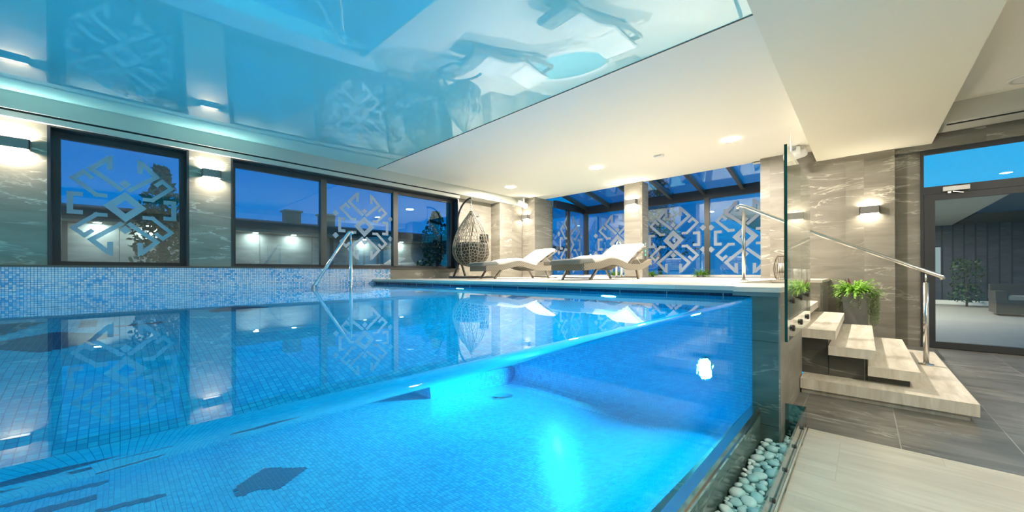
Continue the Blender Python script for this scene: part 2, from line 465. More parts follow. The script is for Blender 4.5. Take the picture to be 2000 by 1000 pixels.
for (x, y) in sorted(set(inl)):
    m.box(x, x+.0247, y, y+.0247, POOLZ, POOLZ+.002)
m.build('mosaic_inlay', M['mosaic_navy'], pool)
m = MB(); m.lathe([(.0, .0), (.11, .0), (.11, .012), (.09, .018), (.0, .02)], (-4.45, 2.93, POOLZ), 24, cap=False)
m.build('floor_inlet', M['steel'], pool, smooth=False)

# water: one top sheet and one face behind the glass
m = MB()
N = 1
RIM = [(-.632, 0), (-.627, -.0004), (-.620, -.0018), (-.6135, -.0046), (-.608, -.0086), (-.6045, -.0130), (-.6028, -.0172), (XG-.002, -.022)]
Y_END = YP-.09
m.quad((XW, YN, WATER), (-.632, YN, WATER), (-.632, YP, WATER), (XW, YP, WATER), 0)
m.quad((-.632, Y_END, WATER), (XG-.002, Y_END, WATER), (XG-.002, YP, WATER), (-.632, YP, WATER), 0)
vs = []
for x, dz in RIM: vs += [(x, YN, WATER+dz), (x, Y_END, WATER+dz)]
m.add(vs, [(2*k, 2*k+2, 2*k+3, 2*k+1) for k in range(len(RIM)-1)], 0)
m.quad((XG-.002, YN, POOLZ), (XG-.002, Y_END, POOLZ), (XG-.002, Y_END, WATER-.022), (XG-.002, YN, WATER-.022), 1)
wat = struct(m.build('pool_water', [M['water'], M['water_side']], pool, fix=False, smooth=True), None, None)
del wat['kind']

# glass side of the pool
gw = thing('pool_glass_wall', 'long frameless glass wall holding the pool water, overflowing at its top edge', 'glass wall', (XG, 0, 0), kind='structure')
m = MB(); m.box(XG, XG+.022, YN, 3.30, .10, WATER-.024); m.build('pane', M['poolpane'], gw, org=(XG, 0, 0))
m = MB(); m.box(XG-.004, XG+.046, YN, 3.30, .085, .13); m.build('clamp_rail', M['steel'], gw, org=(XG, 0, 0), bevel=.012)
m = MB(); m.box(XG+.03, XG+.053, YN, 3.30, .068, .084); m.build('seal_strip', M['chrome'], gw, org=(XG, 0, 0))
m = MB(); m.box(XG-.03, XG+.024, 3.293, 3.315, .085, WATER+.01); m.build('edge_profile', M['coping_edge'], gw, org=(XG, 0, 0))
m = MB(); m.box(XG-.2, XG+.05, YN, 3.3, -.45, .068); m.build('plinth', M['stone_pier'], gw, org=(XG, 0, 0))

# green slate pier and the side wall of the steps
m = MB(); m.box(XG, -.44, 3.2, 3.6, -.45, D0-.03)
struct(m.build('pier_pool', M['stone_pier']), 'wet dark green slate pier closing the end of the pool glass', 'pier')
m = MB(); m.box(-.97, -.44, hy0-.1, hy0-.004, -.3, D0)
struct(m.build('wall_stair_side', M['stone']), 'stone wall end behind the upper steps on the pool side', 'wall')
m = MB(); m.box(-.44, -.43, 3.2, hy0, -.3, D0)
struct(m.build('wall_steps', M['stone']), 'beige veined stone side wall between the pool and the steps', 'wall')

# pebble trough
tr = thing('pebble_trough', 'narrow glass sided drain trough along the foot of the pool glass', 'trough', (-.44, 0, 0), kind='structure')
m = MB(); m.box(-.6, -.27, YN, 3.42, -.45, -.16); m.build('bed', M['black'], tr, org=(-.44, 0, 0))
m = MB(); m.box(-.315, -.305, -2, 3.395, -.16, .13); m.build('side_pane', M['trough'], tr, org=(-.44, 0, 0))
m = MB(); m.box(-.428, -.305, 3.397, 3.407, -.16, .125); m.build('end_pane', M['trough_end'], tr, org=(-.44, 0, 0))
m = MB(); m.box(-.291, -.286, -2, 3.34, -.02, .006); m.build('edge_trim', M['steel'], tr, org=(-.44, 0, 0))
for k in range(7):
    y = 3.12-.36*k
    m = MB(); m.lathe([(.0, 0), (.011, 0), (.011, .012), (.0, .014)], (-.306, y, .062), 14, axis='x', cap=False)
    m.build('standoff', M['stand'], tr, org=(-.44, 0, 0))

# ---- left wall with its windows
Z0, Z1 = 1.21, 2.83        # sill and head
YA0, YA1 = -.56, .66       # window 1
YB0, YB1 = 1.157, 5.42     # window 2
XO = XW-.35                # outer face
m = MB()
m.box(XO, XW, -6, YA0, Z0, CEIL+.2); m.box(XO, XW, YA1, YB0, Z0, CEIL+.2)
m.box(XO, XW, YA0, YA1, Z1, CEIL+.2); m.box(XO, XW, YB0, YB1, Z1, CEIL+.2)
m.box(XO, XW, 3.70, YB1, DECK-.1, Z0-.02)
m.box(XO, XW-.0, YB1, 5.44, DECK-.1, CEIL+.2)
# recess and pilaster at the far end
m.box(XO-.15, XW-.30, 5.44, 6.75, DECK-.1, CEIL+.2)
m.box(XO-.15, XW+.03, 6.75, 7.62, DECK-.1, CEIL)
wl = struct(m.build('wall_left', M['stone']), 'left wall of pale veined stone tiles holding the two long windows', 'wall')
m = MB(); m.box(XO, XW+.012, -6, 3.70, .40, Z0-.018); m.build('mosaic_band', M['mosaic_wall'], wl)
m = MB(); m.box(XO, XW+.03, -6, 5.44, Z0-.022, Z0); m.build('sill_ledge', M['frame_warm'], wl)
# bulkhead, shadow gap and light shelf along the wall head
m = MB(); m.box(XW-.5, -6.79, -6, 7.55, 2.925, CEIL+.1)
bh = struct(m.build('trim_bulkhead', M['plaster_grey']), 'painted bulkhead running along the top of the left wall', 'bulkhead')
m = MB(); m.box(XW-.2, -6.812, -6, 5.43, 2.90, 2.926); m.build('shadow_gap', M['black'], bh)
m = MB(); m.box(XW-.2, -6.80, -6, 5.43, 2.835, 2.90); m.build('light_shelf', M['plaster_grey'], bh)

def window_left(name, y0, y1, mull, label):
    w = thing(name, label, 'window', (XW-.2, (y0+y1)/2, Z0), kind='structure'); og = w.location
    xf0, xf1 = XW-.25, XW-.18
    m = MB()
    m.box(xf0-.1, XW+.004, y0-.012, y0+.012, Z0, Z1, 0); m.box(xf0-.1, XW+.004, y1-.012, y1+.012, Z0, Z1, 0)
    m.box(xf0-.1, XW+.004, y0, y1, Z1-.012, Z1+.012, 0)
    m.build('reveal', M['frame'], w, org=og)
    m = MB()
    m.box(xf0, xf1, y0+.012, y0+.075, Z0, Z1-.012); m.box(xf0, xf1, y1-.075, y1-.012, Z0, Z1-.012)
    m.box(xf0, xf1-.001, y0+.075, y1-.075, Z0, Z0+.05); m.box(xf0, xf1-.001, y0+.075, y1-.075, Z1-.085, Z1-.012)
    m.build('frame', M['frame'], w, org=og)
    ys = [y0+.05]+[v for v in mull]+[y1-.05]
    for v in mull:
        m = MB(); m.box(xf0-.01, xf1+.02, v-.05, v+.05, Z0+.04, Z1-.05); m.build('mullion', M['frame_warm'], w, org=og)
    for a, b in zip(ys, ys[1:]):
        m = MB(); m.box(xf0+.03, xf0+.04, a, b, Z0+.03, Z1-.05); m.build('pane', M['pane'], w, org=og)
    return w, xf0+.041
w1, xd = window_left('window_1', YA0, YA1, [], 'nearer window of the left wall, single pane with a frosted folk ornament')
w2, xd = window_left('window_2', YB0, YB1, [2.515, 3.92], 'long window of the left wall in three panes, ornament on the middle one')

# frosted ornament: central diamond ring, hooked arms, brackets, small squares (designed in a unit square)
def hook_arm(p0, p1, p2, p3, w):
    """polyline band through points"""
    return ('band', [p0, p1, p2, p3], w)
def ornament(mapf, nrm, R, name, parent, org, mat, clip=None):
    m = MB(); d = Vector(nrm)*.0015; cnt = [0]
    def poly(pts):
        if clip and not all(clip(p[0]*R, p[1]*R) for p in pts): return
        cnt[0] += 1; m.prism([mapf(p[0]*R, p[1]*R) for p in pts], d*(1+.07*cnt[0]))
    def band(pts, w):
        for a, b in zip(pts, pts[1:]):
            ax, ay = a; bx, by = b; L = math.hypot(bx-ax, by-ay); ux, uy = (bx-ax)/L, (by-ay)/L
            e = w/2; ax -= ux*e; ay -= uy*e; bx += ux*e; by += uy*e
            nx, ny = -uy*e, ux*e
            poly([(ax+nx, ay+ny), (ax-nx, ay-ny), (bx-nx, by-ny), (bx+nx, by+ny)])
    # diamond ring as four quads
    o, i = .305, .135
    O = [(o, 0), (0, o), (-o, 0), (0, -o)]; I = [(i, 0), (0, i), (-i, 0), (0, -i)]
    for k in range(4):
        k2 = (k+1) % 4; poly([O[k], O[k2], I[k2], I[k]])
    W = .08
    for sx in (-1, 1):
        for sy in (-1, 1):
            band([(sx*.07, sy*.35), (sx*.455, sy*.68), (sx*.235, sy*.92)], W)                 # long arm of the vertical fork
            poly([(sx*.17, sy*.71), (sx*.25, sy*.71), (sx*.25, sy*.94), (sx*.17, sy*1.0)])  # barb
            band([(sx*.28, sy*.19), (sx*.39, sy*.19), (sx*.68, sy*.47), (sx*.545, sy*.605), (sx*.46, sy*.52)], W*.9)   # side hook
            poly([(sx*(.83+dx), sy*(.31+dy)) for dx, dy in ((.09, 0), (0, .09), (-.09, 0), (0, -.09))])
        band([(sx*.60, .17), (sx*.72, .17), (sx*.72, -.17), (sx*.60, -.17)], W)             # bracket
    for sy in (-1, 1):
        poly([(dx, sy*.46+dy) for dx, dy in ((.085, 0), (0, .085), (-.085, 0), (0, -.085))])
    return m.build(name, mat, parent, org=org)
ornament(lambda a, b: (xd, .056+a, 1.985+b), (1, 0, 0), .655, 'frosted_ornament', w1, w1.location, M['frost'], clip=lambda a, b: abs(a) < .56)
ornament(lambda a, b: (xd, 3.28+a, 2.01+b), (1, 0, 0), .655, 'frosted_ornament', w2, w2.location, M['frost'], clip=lambda a, b: abs(a) < .66)

# ---- ceiling, stretch membrane, beam, right-hand ceiling
m = MB(); m.box(XW-.1, -.56, 3.42, 8.05, CEIL, CEIL+.2); m.box(-1.5, -.2, 8.0, 8.2, CEIL, CEIL+.2)
struct(m.build('ceiling', M['plaster']), 'matt cream ceiling above the pool deck', 'ceiling')
m = MB(); nx, ny = 120, 70
X0, X1, Y0, Y1 = -6.79, -.56, -4.2, 3.418
idx = []
for j in range(ny+1):
    for i in range(nx+1):
        u, v = i/nx, j/ny
        su = 1-(2*u-1)**4; sv = 1-(2*v-1)**2
        m.v.append((X0+(X1-X0)*u, Y0+(Y1-Y0)*v, CEIL-.16*su*sv))
for j in range(ny):
    for i in range(nx):
        a = j*(nx+1)+i; m.f.append([a, a+nx+1, a+nx+2, a+1]); m.mi.append(0); m.uv.append(None)
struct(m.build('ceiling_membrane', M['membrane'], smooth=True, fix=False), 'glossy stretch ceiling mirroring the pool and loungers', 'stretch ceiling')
m = MB(); m.box(-6.79, -.56, 3.412, 3.422, CEIL-.006, CEIL+.05)
struct(m.build('trim_1', M['frame_warm']), 'thin dark seam line along the edge of the glossy ceiling', 'trim')
m = MB(); m.box(-.573, .71, -6, 8.04, 2.94, 3.6)
struct(m.build('beam_ceiling', M['plaster_beam']), 'wide cream ceiling beam dropping over the steps', 'beam')
m = MB(); m.box(.71, 4.6, -6, 7.95, 3.3, 3.6)
struct(m.build('ceiling_lobby', M['plaster']), 'cream lobby ceiling at the right edge above the glass door', 'ceiling')
m = MB(); m.box(.71, 4.6, 7.45, 7.62, 3.05, 3.35, 0); m.box(.71, 4.6, 7.62, 7.95, 3.05, 3.35, 0)
bk = struct(m.build('trim_door_bulkhead', M['plaster_grey']), 'narrow bulkhead above the glass door at the right', 'bulkhead')
m = MB(); m.box(.80, 4.5, 7.54, 7.585, 3.043, 3.052); m.build('air_slot', M['black'], bk)

# ---- back walls, columns
m = MB()
m.box(-1.34, -.2, 8.0, 8.3, -.3, CEIL+.1); m.box(-1.34, -1.0, 7.86, 8.0, DECK-.3, CEIL+.05)
m.box(-.212, .335, 7.98, 8.3, -.3, CEIL); m.box(.335, .60, 8.10, 8.3, -.3, 3.05)
m.box(.335, 4.7, 8.04, 8.35, 2.86, 3.6)
struct(m.build('wall_back', M['stone']), 'beige veined stone wall with shallow pilasters behind the steps', 'wall')
m = MB(); m.box(-6.80, -6.36, 7.6, 8.4, DECK-.2, CEIL)
struct(m.build('column', M['stone']), 'stone tiled corner pier left of the glazed bay, behind the farther lounger', 'column')
m = MB(); m.box(-3.985, -3.56, 7.95, 8.27, DECK-.2, CEIL)
struct(m.build('column', M['stone']), 'freestanding stone tiled column behind the nearer lounger head', 'column')
m = MB(); m.box(4.6, 4.8, -6, 8.4, -.3, 3.7)
struct(m.build('wall_right', M['plaster_grey']), 'grey lobby wall beyond the right edge of view', 'wall')
m = MB(); m.box(XO, 4.8, -6.2, -6, -.5, 3.7); m.box(XO, XG+.02, YN-.9, YN-.2, -.3, .99)
struct(m.build('wall_front', M['plaster_grey']), 'wall at the near end of the hall behind the viewpoint', 'wall')
m = MB(); m.box(XO, -.56, -6, -4.2, CEIL, CEIL+.3)
struct(m.build('ceiling_near', M['plaster']), 'cream ceiling strip at the near end of the pool', 'ceiling')

# ---- glazed bay
by = 9.9; bx0, bx1 = -6.3, -1.0
bay = thing('window_3', 'glazed bay with sloping glass roof behind the loungers', 'window', (-3.6, by, DECK), kind='structure'); og = bay.location
m = MB()
m.box(bx0-.05, bx1, by-.03, by+.1, 2.90, 3.13); m.box(bx0-.05, bx0+.05, 8.4, by+.1, 2.93, 3.13)
m.build('head_beam', M['frame'], bay, org=og)
for x in (-6.23, -2.79, -1.15):
    m = MB(); m.box(x-.055, x+.055, by-.04, by+.07, DECK, 2.92); m.build('mullion', M['frame_warm'], bay, org=og)
m = MB(); m.box(bx0-.04, bx0+.04, 8.98, 9.1, DECK, 2.95); m.build('mullion', M['frame_warm'], bay, org=og)
for x in (-6.15, -5.4, -4.45, -3.64, -2.85, -2.02, -1.2):
    m = MB(); m.bar((x, 8.3, 3.34), (x, by, 3.05), .07, .11); m.build('rafter', M['frame_warm'], bay, org=og)
for a, b in ((-6.2, -2.8), (-2.78, -1.1)):
    m = MB(); m.box(a, b, by+.02, by+.03, DECK+.04, 2.92); m.build('pane', M['bay_pane'], bay, org=og)
for a, b in ((8.3, 9.03), (9.06, 9.88)):
    m = MB(); m.box(bx0-.005, bx0+.005, a, b, DECK+.04, 2.95); m.build('pane', M['bay_pane'], bay, org=og)
m = MB(); m.prism([(bx0, 8.25, 3.42), (bx1, 8.25, 3.42), (bx1, by, 3.12), (bx0, by, 3.12)], (0, 0, .012)); m.build('roof_pane', M['bay_pane'], bay, org=og)
m = MB(); m.box(bx0, bx1, by-.05, by+.08, DECK, DECK+.05); m.box(bx0-.05, bx0+.05, 8.3, by, DECK, DECK+.05); m.build('sill', M['plaster'], bay, org=og)
ornament(lambda a, b: (-3.588+a, by-.035, 1.935+b), (0, -1, 0), .86, 'frosted_ornament', bay, og, M['frost'])
ornament(lambda a, b: (-1.98+a, by-.035, 1.92+b), (0, -1, 0), .86, 'frosted_ornament', bay, og, M['frost'])
ornament(lambda a, b: (-5.15+a, by-.035, 1.94+b), (0, -1, 0), .86, 'frosted_ornament', bay, og, M['frost'])
ornament(lambda a, b: (bx0+.01, 9.15+a*.8, 1.94+b), (1, 0, 0), .86, 'frosted_ornament', bay, og, M['frost'])

# ---- glass door
door = thing('door_1', 'black framed glass door with a transom light at the right edge', 'door', (1.3, 8.1, 0), kind='structure'); og = door.location
dx0, dx1 = .60, 3.4; dy0, dy1 = 8.07, 8.15
m = MB(); m.box(dx0, dx0+.035, dy0, dy1, 0, 2.86); m.box(dx1-.04, dx1, dy0, dy1, 0, 2.86); m.box(dx0+.035, dx1-.04, dy0, dy1, 2.80, 2.86); m.box(dx0+.035, dx1-.04, dy0, dy1, 2.215, 2.325)
m.box(dx0+.035, dx1-.04, dy0, dy1, -.01, .012)
m.build('frame', M['frame'], door, org=og)
lf = MB(); lx0, lx1 = .637, 2.0
lf.box(lx0, lx0+.105, dy0-.015, dy1-.02, .012, 2.21); lf.box(lx1-.1, lx1, dy0-.015, dy1-.02, .012, 2.21); lf.box(lx0+.105, lx1-.1, dy0-.015, dy1-.02, 2.125, 2.21); lf.box(lx0+.105, lx1-.1, dy0-.015, dy1-.02, .012, .098)
leaf = lf.build('door_leaf', M['frame'], door, org=og)
m = MB(); m.box(lx0+.1, lx1-.09, 8.09, 8.10, .09, 2.13); m.build('glass', M['door_pane'], leaf, org=og)
m = MB(); m.box(2.0, 3.37, 8.10, 8.11, .0, 2.22); m.build('side_light', M['door_pane'], door, org=og)
m = MB(); m.box(dx0+.03, dx1-.03, 8.10, 8.11, 2.32, 2.81); m.build('transom_glass', M['door_pane'], door, org=og)
m = MB(); m.box(.815, 1.055, 8.005, 8.06, 2.235, 2.295); m.build('door_closer', M['white'], door, org=og, bevel=.004)
m = MB(); m.bar((.90, 8.02, 2.222), (1.0, 8.03, 2.195), .02, .012); m.bar((.87, 8.02, 2.225), (.87, 8.02, 2.20), .03, .03); m.build('closer_arm', M['steel'], door, org=og)

# ================================================================== STAIRS
st = thing('staircase', 'floating pale wood tile steps climbing from the lobby to the pool deck', 'stairs', (0, 5.4, 0)); og = st.location
R = DECK/7
m = MB(); m.box(-.425, .604, 4.26, 6.70, .047, R-.003); m.build('landing_platform', M['tread'], st, org=og, bevel=.003)
m = MB(); m.box(-.42, .565, 4.30, 6.66, 0, .047); m.build('toe_kick', M['tread'], st, org=og)
xr = [.33, .07, -.19, -.45, -.71]
for k, x in enumerate(xr):
    z1 = R*(k+2)
    m = MB(); m.box(max(x-.31, -.968), x, 4.45, hy1-.005, z1-.083, z1); m.build('tread', M['tread'], st, org=og, bevel=.003)
m = MB()
for k, x in enumerate(xr):
    z1 = R*(k+2)-.083
    m.box(max(x-.26-.05, -.968), x-.055, 4.535, 6.45, R-.003 if k < 4 else R, z1)
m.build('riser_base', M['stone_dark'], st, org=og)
# plinth that carries the deck behind the steps
m = MB(); m.box(-.99, -.97, hy0, hy1, 0, D0)
struct(m.build('wall_stairwell', M['stone']), 'short stone wall under the top step at the deck', 'wall')
m = MB(); m.box(-.97, -.43, hy1, 8.0, 0, D0)
struct(m.build('wall_plinth', M['stone']), 'low stone faced plinth carrying the deck behind the upper steps', 'wall')

# stair handrail
hr = thing('stair_handrail', 'stainless steel handrail on two posts following the steps', 'handrail', (.46, 5.72, R)); og = hr.location
YR = 5.72
def post(name, x, z0, z1, zt):
    m = MB(); m.tube([(x, YR, z0), (x, YR, z1)], .0215, 16); o = m.build(name, M['steel'], hr, org=og, smooth=True)
    m = MB(); m.tube([(x, YR, z1), (x, YR, zt)], .008, 10); m.build('pin', M['steel'], o, org=og, smooth=True)
    m = MB(); m.lathe([(.0, 0), (.058, 0), (.058, .006), (.03, .012), (.024, .016), (.0, .016)], (x, YR, z0), 20, cap=False); m.build('base_plate', M['steel'], o, org=og)
    return o
post('post', .462, R, .985, 1.075); post('post', -1.165, DECK, 1.905, 1.97)
m = MB(); m.tube([(-1.243, YR, 1.955), (-1.228, YR, 1.985), (-1.20, YR, 1.992), (-1.15, YR, 1.975), (-.35, YR, 1.523), (.50, YR, 1.085), (.548, YR, 1.062), (.572, YR, 1.045), (.578, YR, 1.02)], .0205, 16)
m.build('rail', M['steel'], hr, org=og, smooth=True)

# glass guard panel on the side wall
gp = thing('glass_guard', 'tall frameless glass guard panel bolted to the wall beside the steps', 'glass panel', (-.40, 4.0, .6)); og = gp.location
m = MB(); m.box(-.408, -.392, 3.235, 4.74, .607, 2.0); m.build('pane', M['guard'], gp, org=og)
m = MB(); m.box(-.4085, -.3915, 3.226, 3.235, .607, 2.0); m.build('polished_edge', M['glass_edge'], gp, org=og)
for y in (3.47, 3.95, 4.45):
    for z in (.68, .888):
        m = MB(); m.lathe([(0, 0), (.024, 0), (.024, .012), (.02, .016), (0, .016)], (-.392, y, z), 18, axis='x', cap=False)
        m.tube([(-.43, y, z), (-.39, y, z)], .012, 12)
        m.build('standoff', M['stand'], gp, org=og)

# ================================================================== LAMPS
M['slit_strong'] = emit('sconce_slit_strong', (1.0, .90, .72), 340)
def sconce(cx, cy, cz, w, label, face, slit='slit'):
    """up-down wall light; face = direction it faces ('+x' or '-y')"""
    s = thing('wall_sconce', label, 'wall light', (cx, cy, cz), {'+x': PI/2, '-y': 0}[face], group=None)
    h, d = .055, .10
    m = MB()
    m.box(-w/2, w/2, -d, -d+.008, -h, h); m.box(-w/2, w/2, -.008, 0, -h, h); m.box(-w/2, -w/2+.008, -d, 0, -h, h); m.box(w/2-.008, w/2, -d, 0, -h, h)
    m.box(-w/2+.004, w/2-.004, -d+.004, -.004, -.012, .012)
    m.build('housing', M['sconce'], s)
    for q in (-1, 1):
        m = MB(); z = q*(h-.022); m.quad((-w/2+.02, -d+.02, z), (w/2-.02, -d+.02, z), (w/2-.02, -.016, z), (-w/2+.02, -.016, z))
        m.build('light_slit', M[slit], s, fix=False)
    return s
sconce(XW, -.80, 2.55, .23, 'dark wall light left of the nearer left window', '+x', 'slit_strong')
sconce(XW, .91, 2.54, .21, 'dark wall light on the strip between the two left windows', '+x', 'slit_strong')
sconce(-6.64, 7.6, 2.61, .22, 'small grey wall light on the corner pier under the white cylindrical fixture', '-y')
sconce(-3.79, 7.95, 2.68, .25, 'grey wall light on the freestanding column behind the loungers', '-y')
sconce(.062, 7.98, 2.05, .225, 'grey wall light on the pilaster above the planter', '-y')

def downlight(x, y, label, z=CEIL, r=.11, mat='lamp_warm'):
    s = thing('recessed_downlight', label, 'ceiling light', (x, y, z))
    m = MB(); m.lathe([(r, -.002), (r+.018, -.002), (r+.022, -.006), (r+.018, -.008), (r, -.006)], (0, 0, 0), 28, cap=False); m.build('trim_ring', M['white'], s)
    m = MB(); m.lathe([(.0, -.004), (r, -.004)], (0, 0, 0), 28, cap=False); m.build('lens', M[mat], s, fix=False)
    return s
downlight(-1.468, 6.39, 'recessed ceiling downlight nearest the steps, rightmost of the three in the cream ceiling')
downlight(-3.724, 6.30, 'recessed ceiling downlight above the nearer lounger, middle of the three')
downlight(-6.02, 6.31, 'recessed ceiling downlight nearest the hanging chair, leftmost of the three')
M['lobby_fill'] = emit('lobby_fill', (1.0, .91, .76), 1300)  # for unseen ceiling lamps added as fill over the lobby
downlight(3.5, 5.7, 'added lobby fill lamp nearest the glass door, outside the right edge', 3.3, .055, 'lobby_fill')
downlight(2.3, 2.6, 'added lobby fill lamp over the plank floor, outside the right edge', 3.3, .09, 'lobby_fill')
downlight(2.3, -1.0, 'added lobby fill lamp farthest behind the viewpoint', 3.3, .09, 'lobby_fill')

def pool_light(x, y, z, label, face):
    s = thing('pool_light', label, 'pool light', (x, y, z), {'-y': 0, '+y': PI, '+x': PI/2}[face])
    m = MB(); m.lathe([(.085, 0), (.105, 0), (.105, -.015), (.085, -.022)], (0, 0, 0), 28, axis='y', cap=False); m.build('trim_ring', M['chrome'], s)
    m = MB(); m.lathe([(.0, -.012), (.084, -.012)], (0, 0, 0), 28, axis='y', cap=False); m.build('lens', M['lens'], s, fix=False)
    return s
pool_light(-1.87, YP, .29, 'round underwater light in the far pool wall, nearer the pool glass', '-y')
pool_light(-4.24, YP, .29, 'round underwater light in the far pool wall, nearer the entry steps', '-y')
pool_light(-1.9, YN, .29, 'added underwater fill light in the near pool wall, closer to the glass', '+y')  # unseen pair added at the near end to brighten the pool floor
pool_light(-4.4, YN, .29, 'added underwater fill light in the near pool wall, closer to the windows', '+y')

# small ceiling fittings
s = thing('smoke_detector', 'small white box on the cream ceiling between two downlights', 'detector', (-2.56, 6.39, CEIL))
m = MB(); m.box(-.075, .075, -.04, .04, -.03, 0); m.build('case', M['white'], s, bevel=.006)
m = MB(); m.box(-.05, .05, -.042, -.04, -.022, -.008); m.build('grille', M['plaster_grey'], s)
s = thing('ceiling_diffuser', 'round white air diffuser at the upper right of the lobby ceiling', 'diffuser', (1.36, 7.1, 3.3))
m = MB(); m.lathe([(0, 0), (.16, 0), (.165, -.006), (.15, -.014), (.10, -.012), (.0, -.012)], (0, 0, 0), 36, cap=False); m.build('disc', M['white'], s, smooth=True)
m = MB(); m.lathe([(.11, -.013), (.125, -.02), (.14, -.013)], (0, 0, 0), 36, cap=False); m.build('slot_ring', M['plaster_grey'], s)
s = thing('hanging_sensor_wire', 'thin white wire with a small sensor hanging from the cream ceiling', 'wire', (-.745, 6.45, CEIL))
m = MB(); m.tube([(0, 0, 0), (.005, 0, -.1), (.0, .01, -.2), (.012, 0, -.28)], .0018, 6); m.build('wire', M['white'], s)
m = MB(); m.lathe([(0, 0), (.012, -.01), (.014, -.07), (0, -.09)], (.012, 0, -.26), 12, cap=False); m.build('sensor', M['white'], s, smooth=True)

def projector(loc, rz, tilt, label, top):
    s = thing('mounted_cylinder', label, 'fixture', loc, rz)
    ct, stl = cos(tilt), sin(tilt)
    m = MB(); m.lathe([(0, -.15), (.066, -.15), (.074, -.13), (.076, .11), (.066, .14), (0, .145)], (0, 0, 0), 26, axis='y', cap=False)
    for k, v in enumerate(m.v): x, y, z = v; m.v[k] = (x, y*ct-z*stl, y*stl+z*ct)
    m.build('barrel', M['white'], s, smooth=True)
    m = MB(); m.lathe([(0, -.152), (.055, -.152)], (0, 0, 0), 26, axis='y', cap=False)
    for k, v in enumerate(m.v): x, y, z = v; m.v[k] = (x, y*ct-z*stl, y*stl+z*ct)
    m.build('lens', M['plaster_grey'], s, fix=False)
    m = MB(); m.box(-.095, -.082, -.025, .025, -.02, top); m.box(.082, .095, -.025, .025, -.02, top); m.box(-.095, .095, -.025, .025, top-.012, top); m.build('bracket', M['white'], s)
    return s
projector((-.80, 7.50, 2.99), -PI*.33, .30, 'white cylindrical fixture on a bracket under the cream ceiling by the beam', .12)
projector((-6.66, 7.45, 2.945), -PI*.15, -.35, 'white cylindrical fixture on the corner pier above a small wall light', .175)

s = thing('wall_controller', 'slim wall control panel with three green lights on the freestanding column', 'control panel', (-3.56, 8.08, 1.58))
m = MB(); m.box(0, .012, -.035, .035, -.19, .19); m.build('plate', M['steel'], s, bevel=.003)
for k in range(3):
    m = MB(); m.box(.012, .016, -.018, .018, -.11+.085*k, -.06+.085*k); m.build('button', M['led_green'], s)
s = thing('thermostat_box', 'small grey wall box with a black sensor behind the hanging chair', 'wall box', (XW-.30, 6.2, 2.59))
m = MB(); m.box(0, .04, -.11, .11, -.05, .06); m.build('case', M['sconce'], s, bevel=.004)
m = MB(); m.box(0, .05, -.03, .03, -.09, -.052); m.build('sensor', M['black'], s)

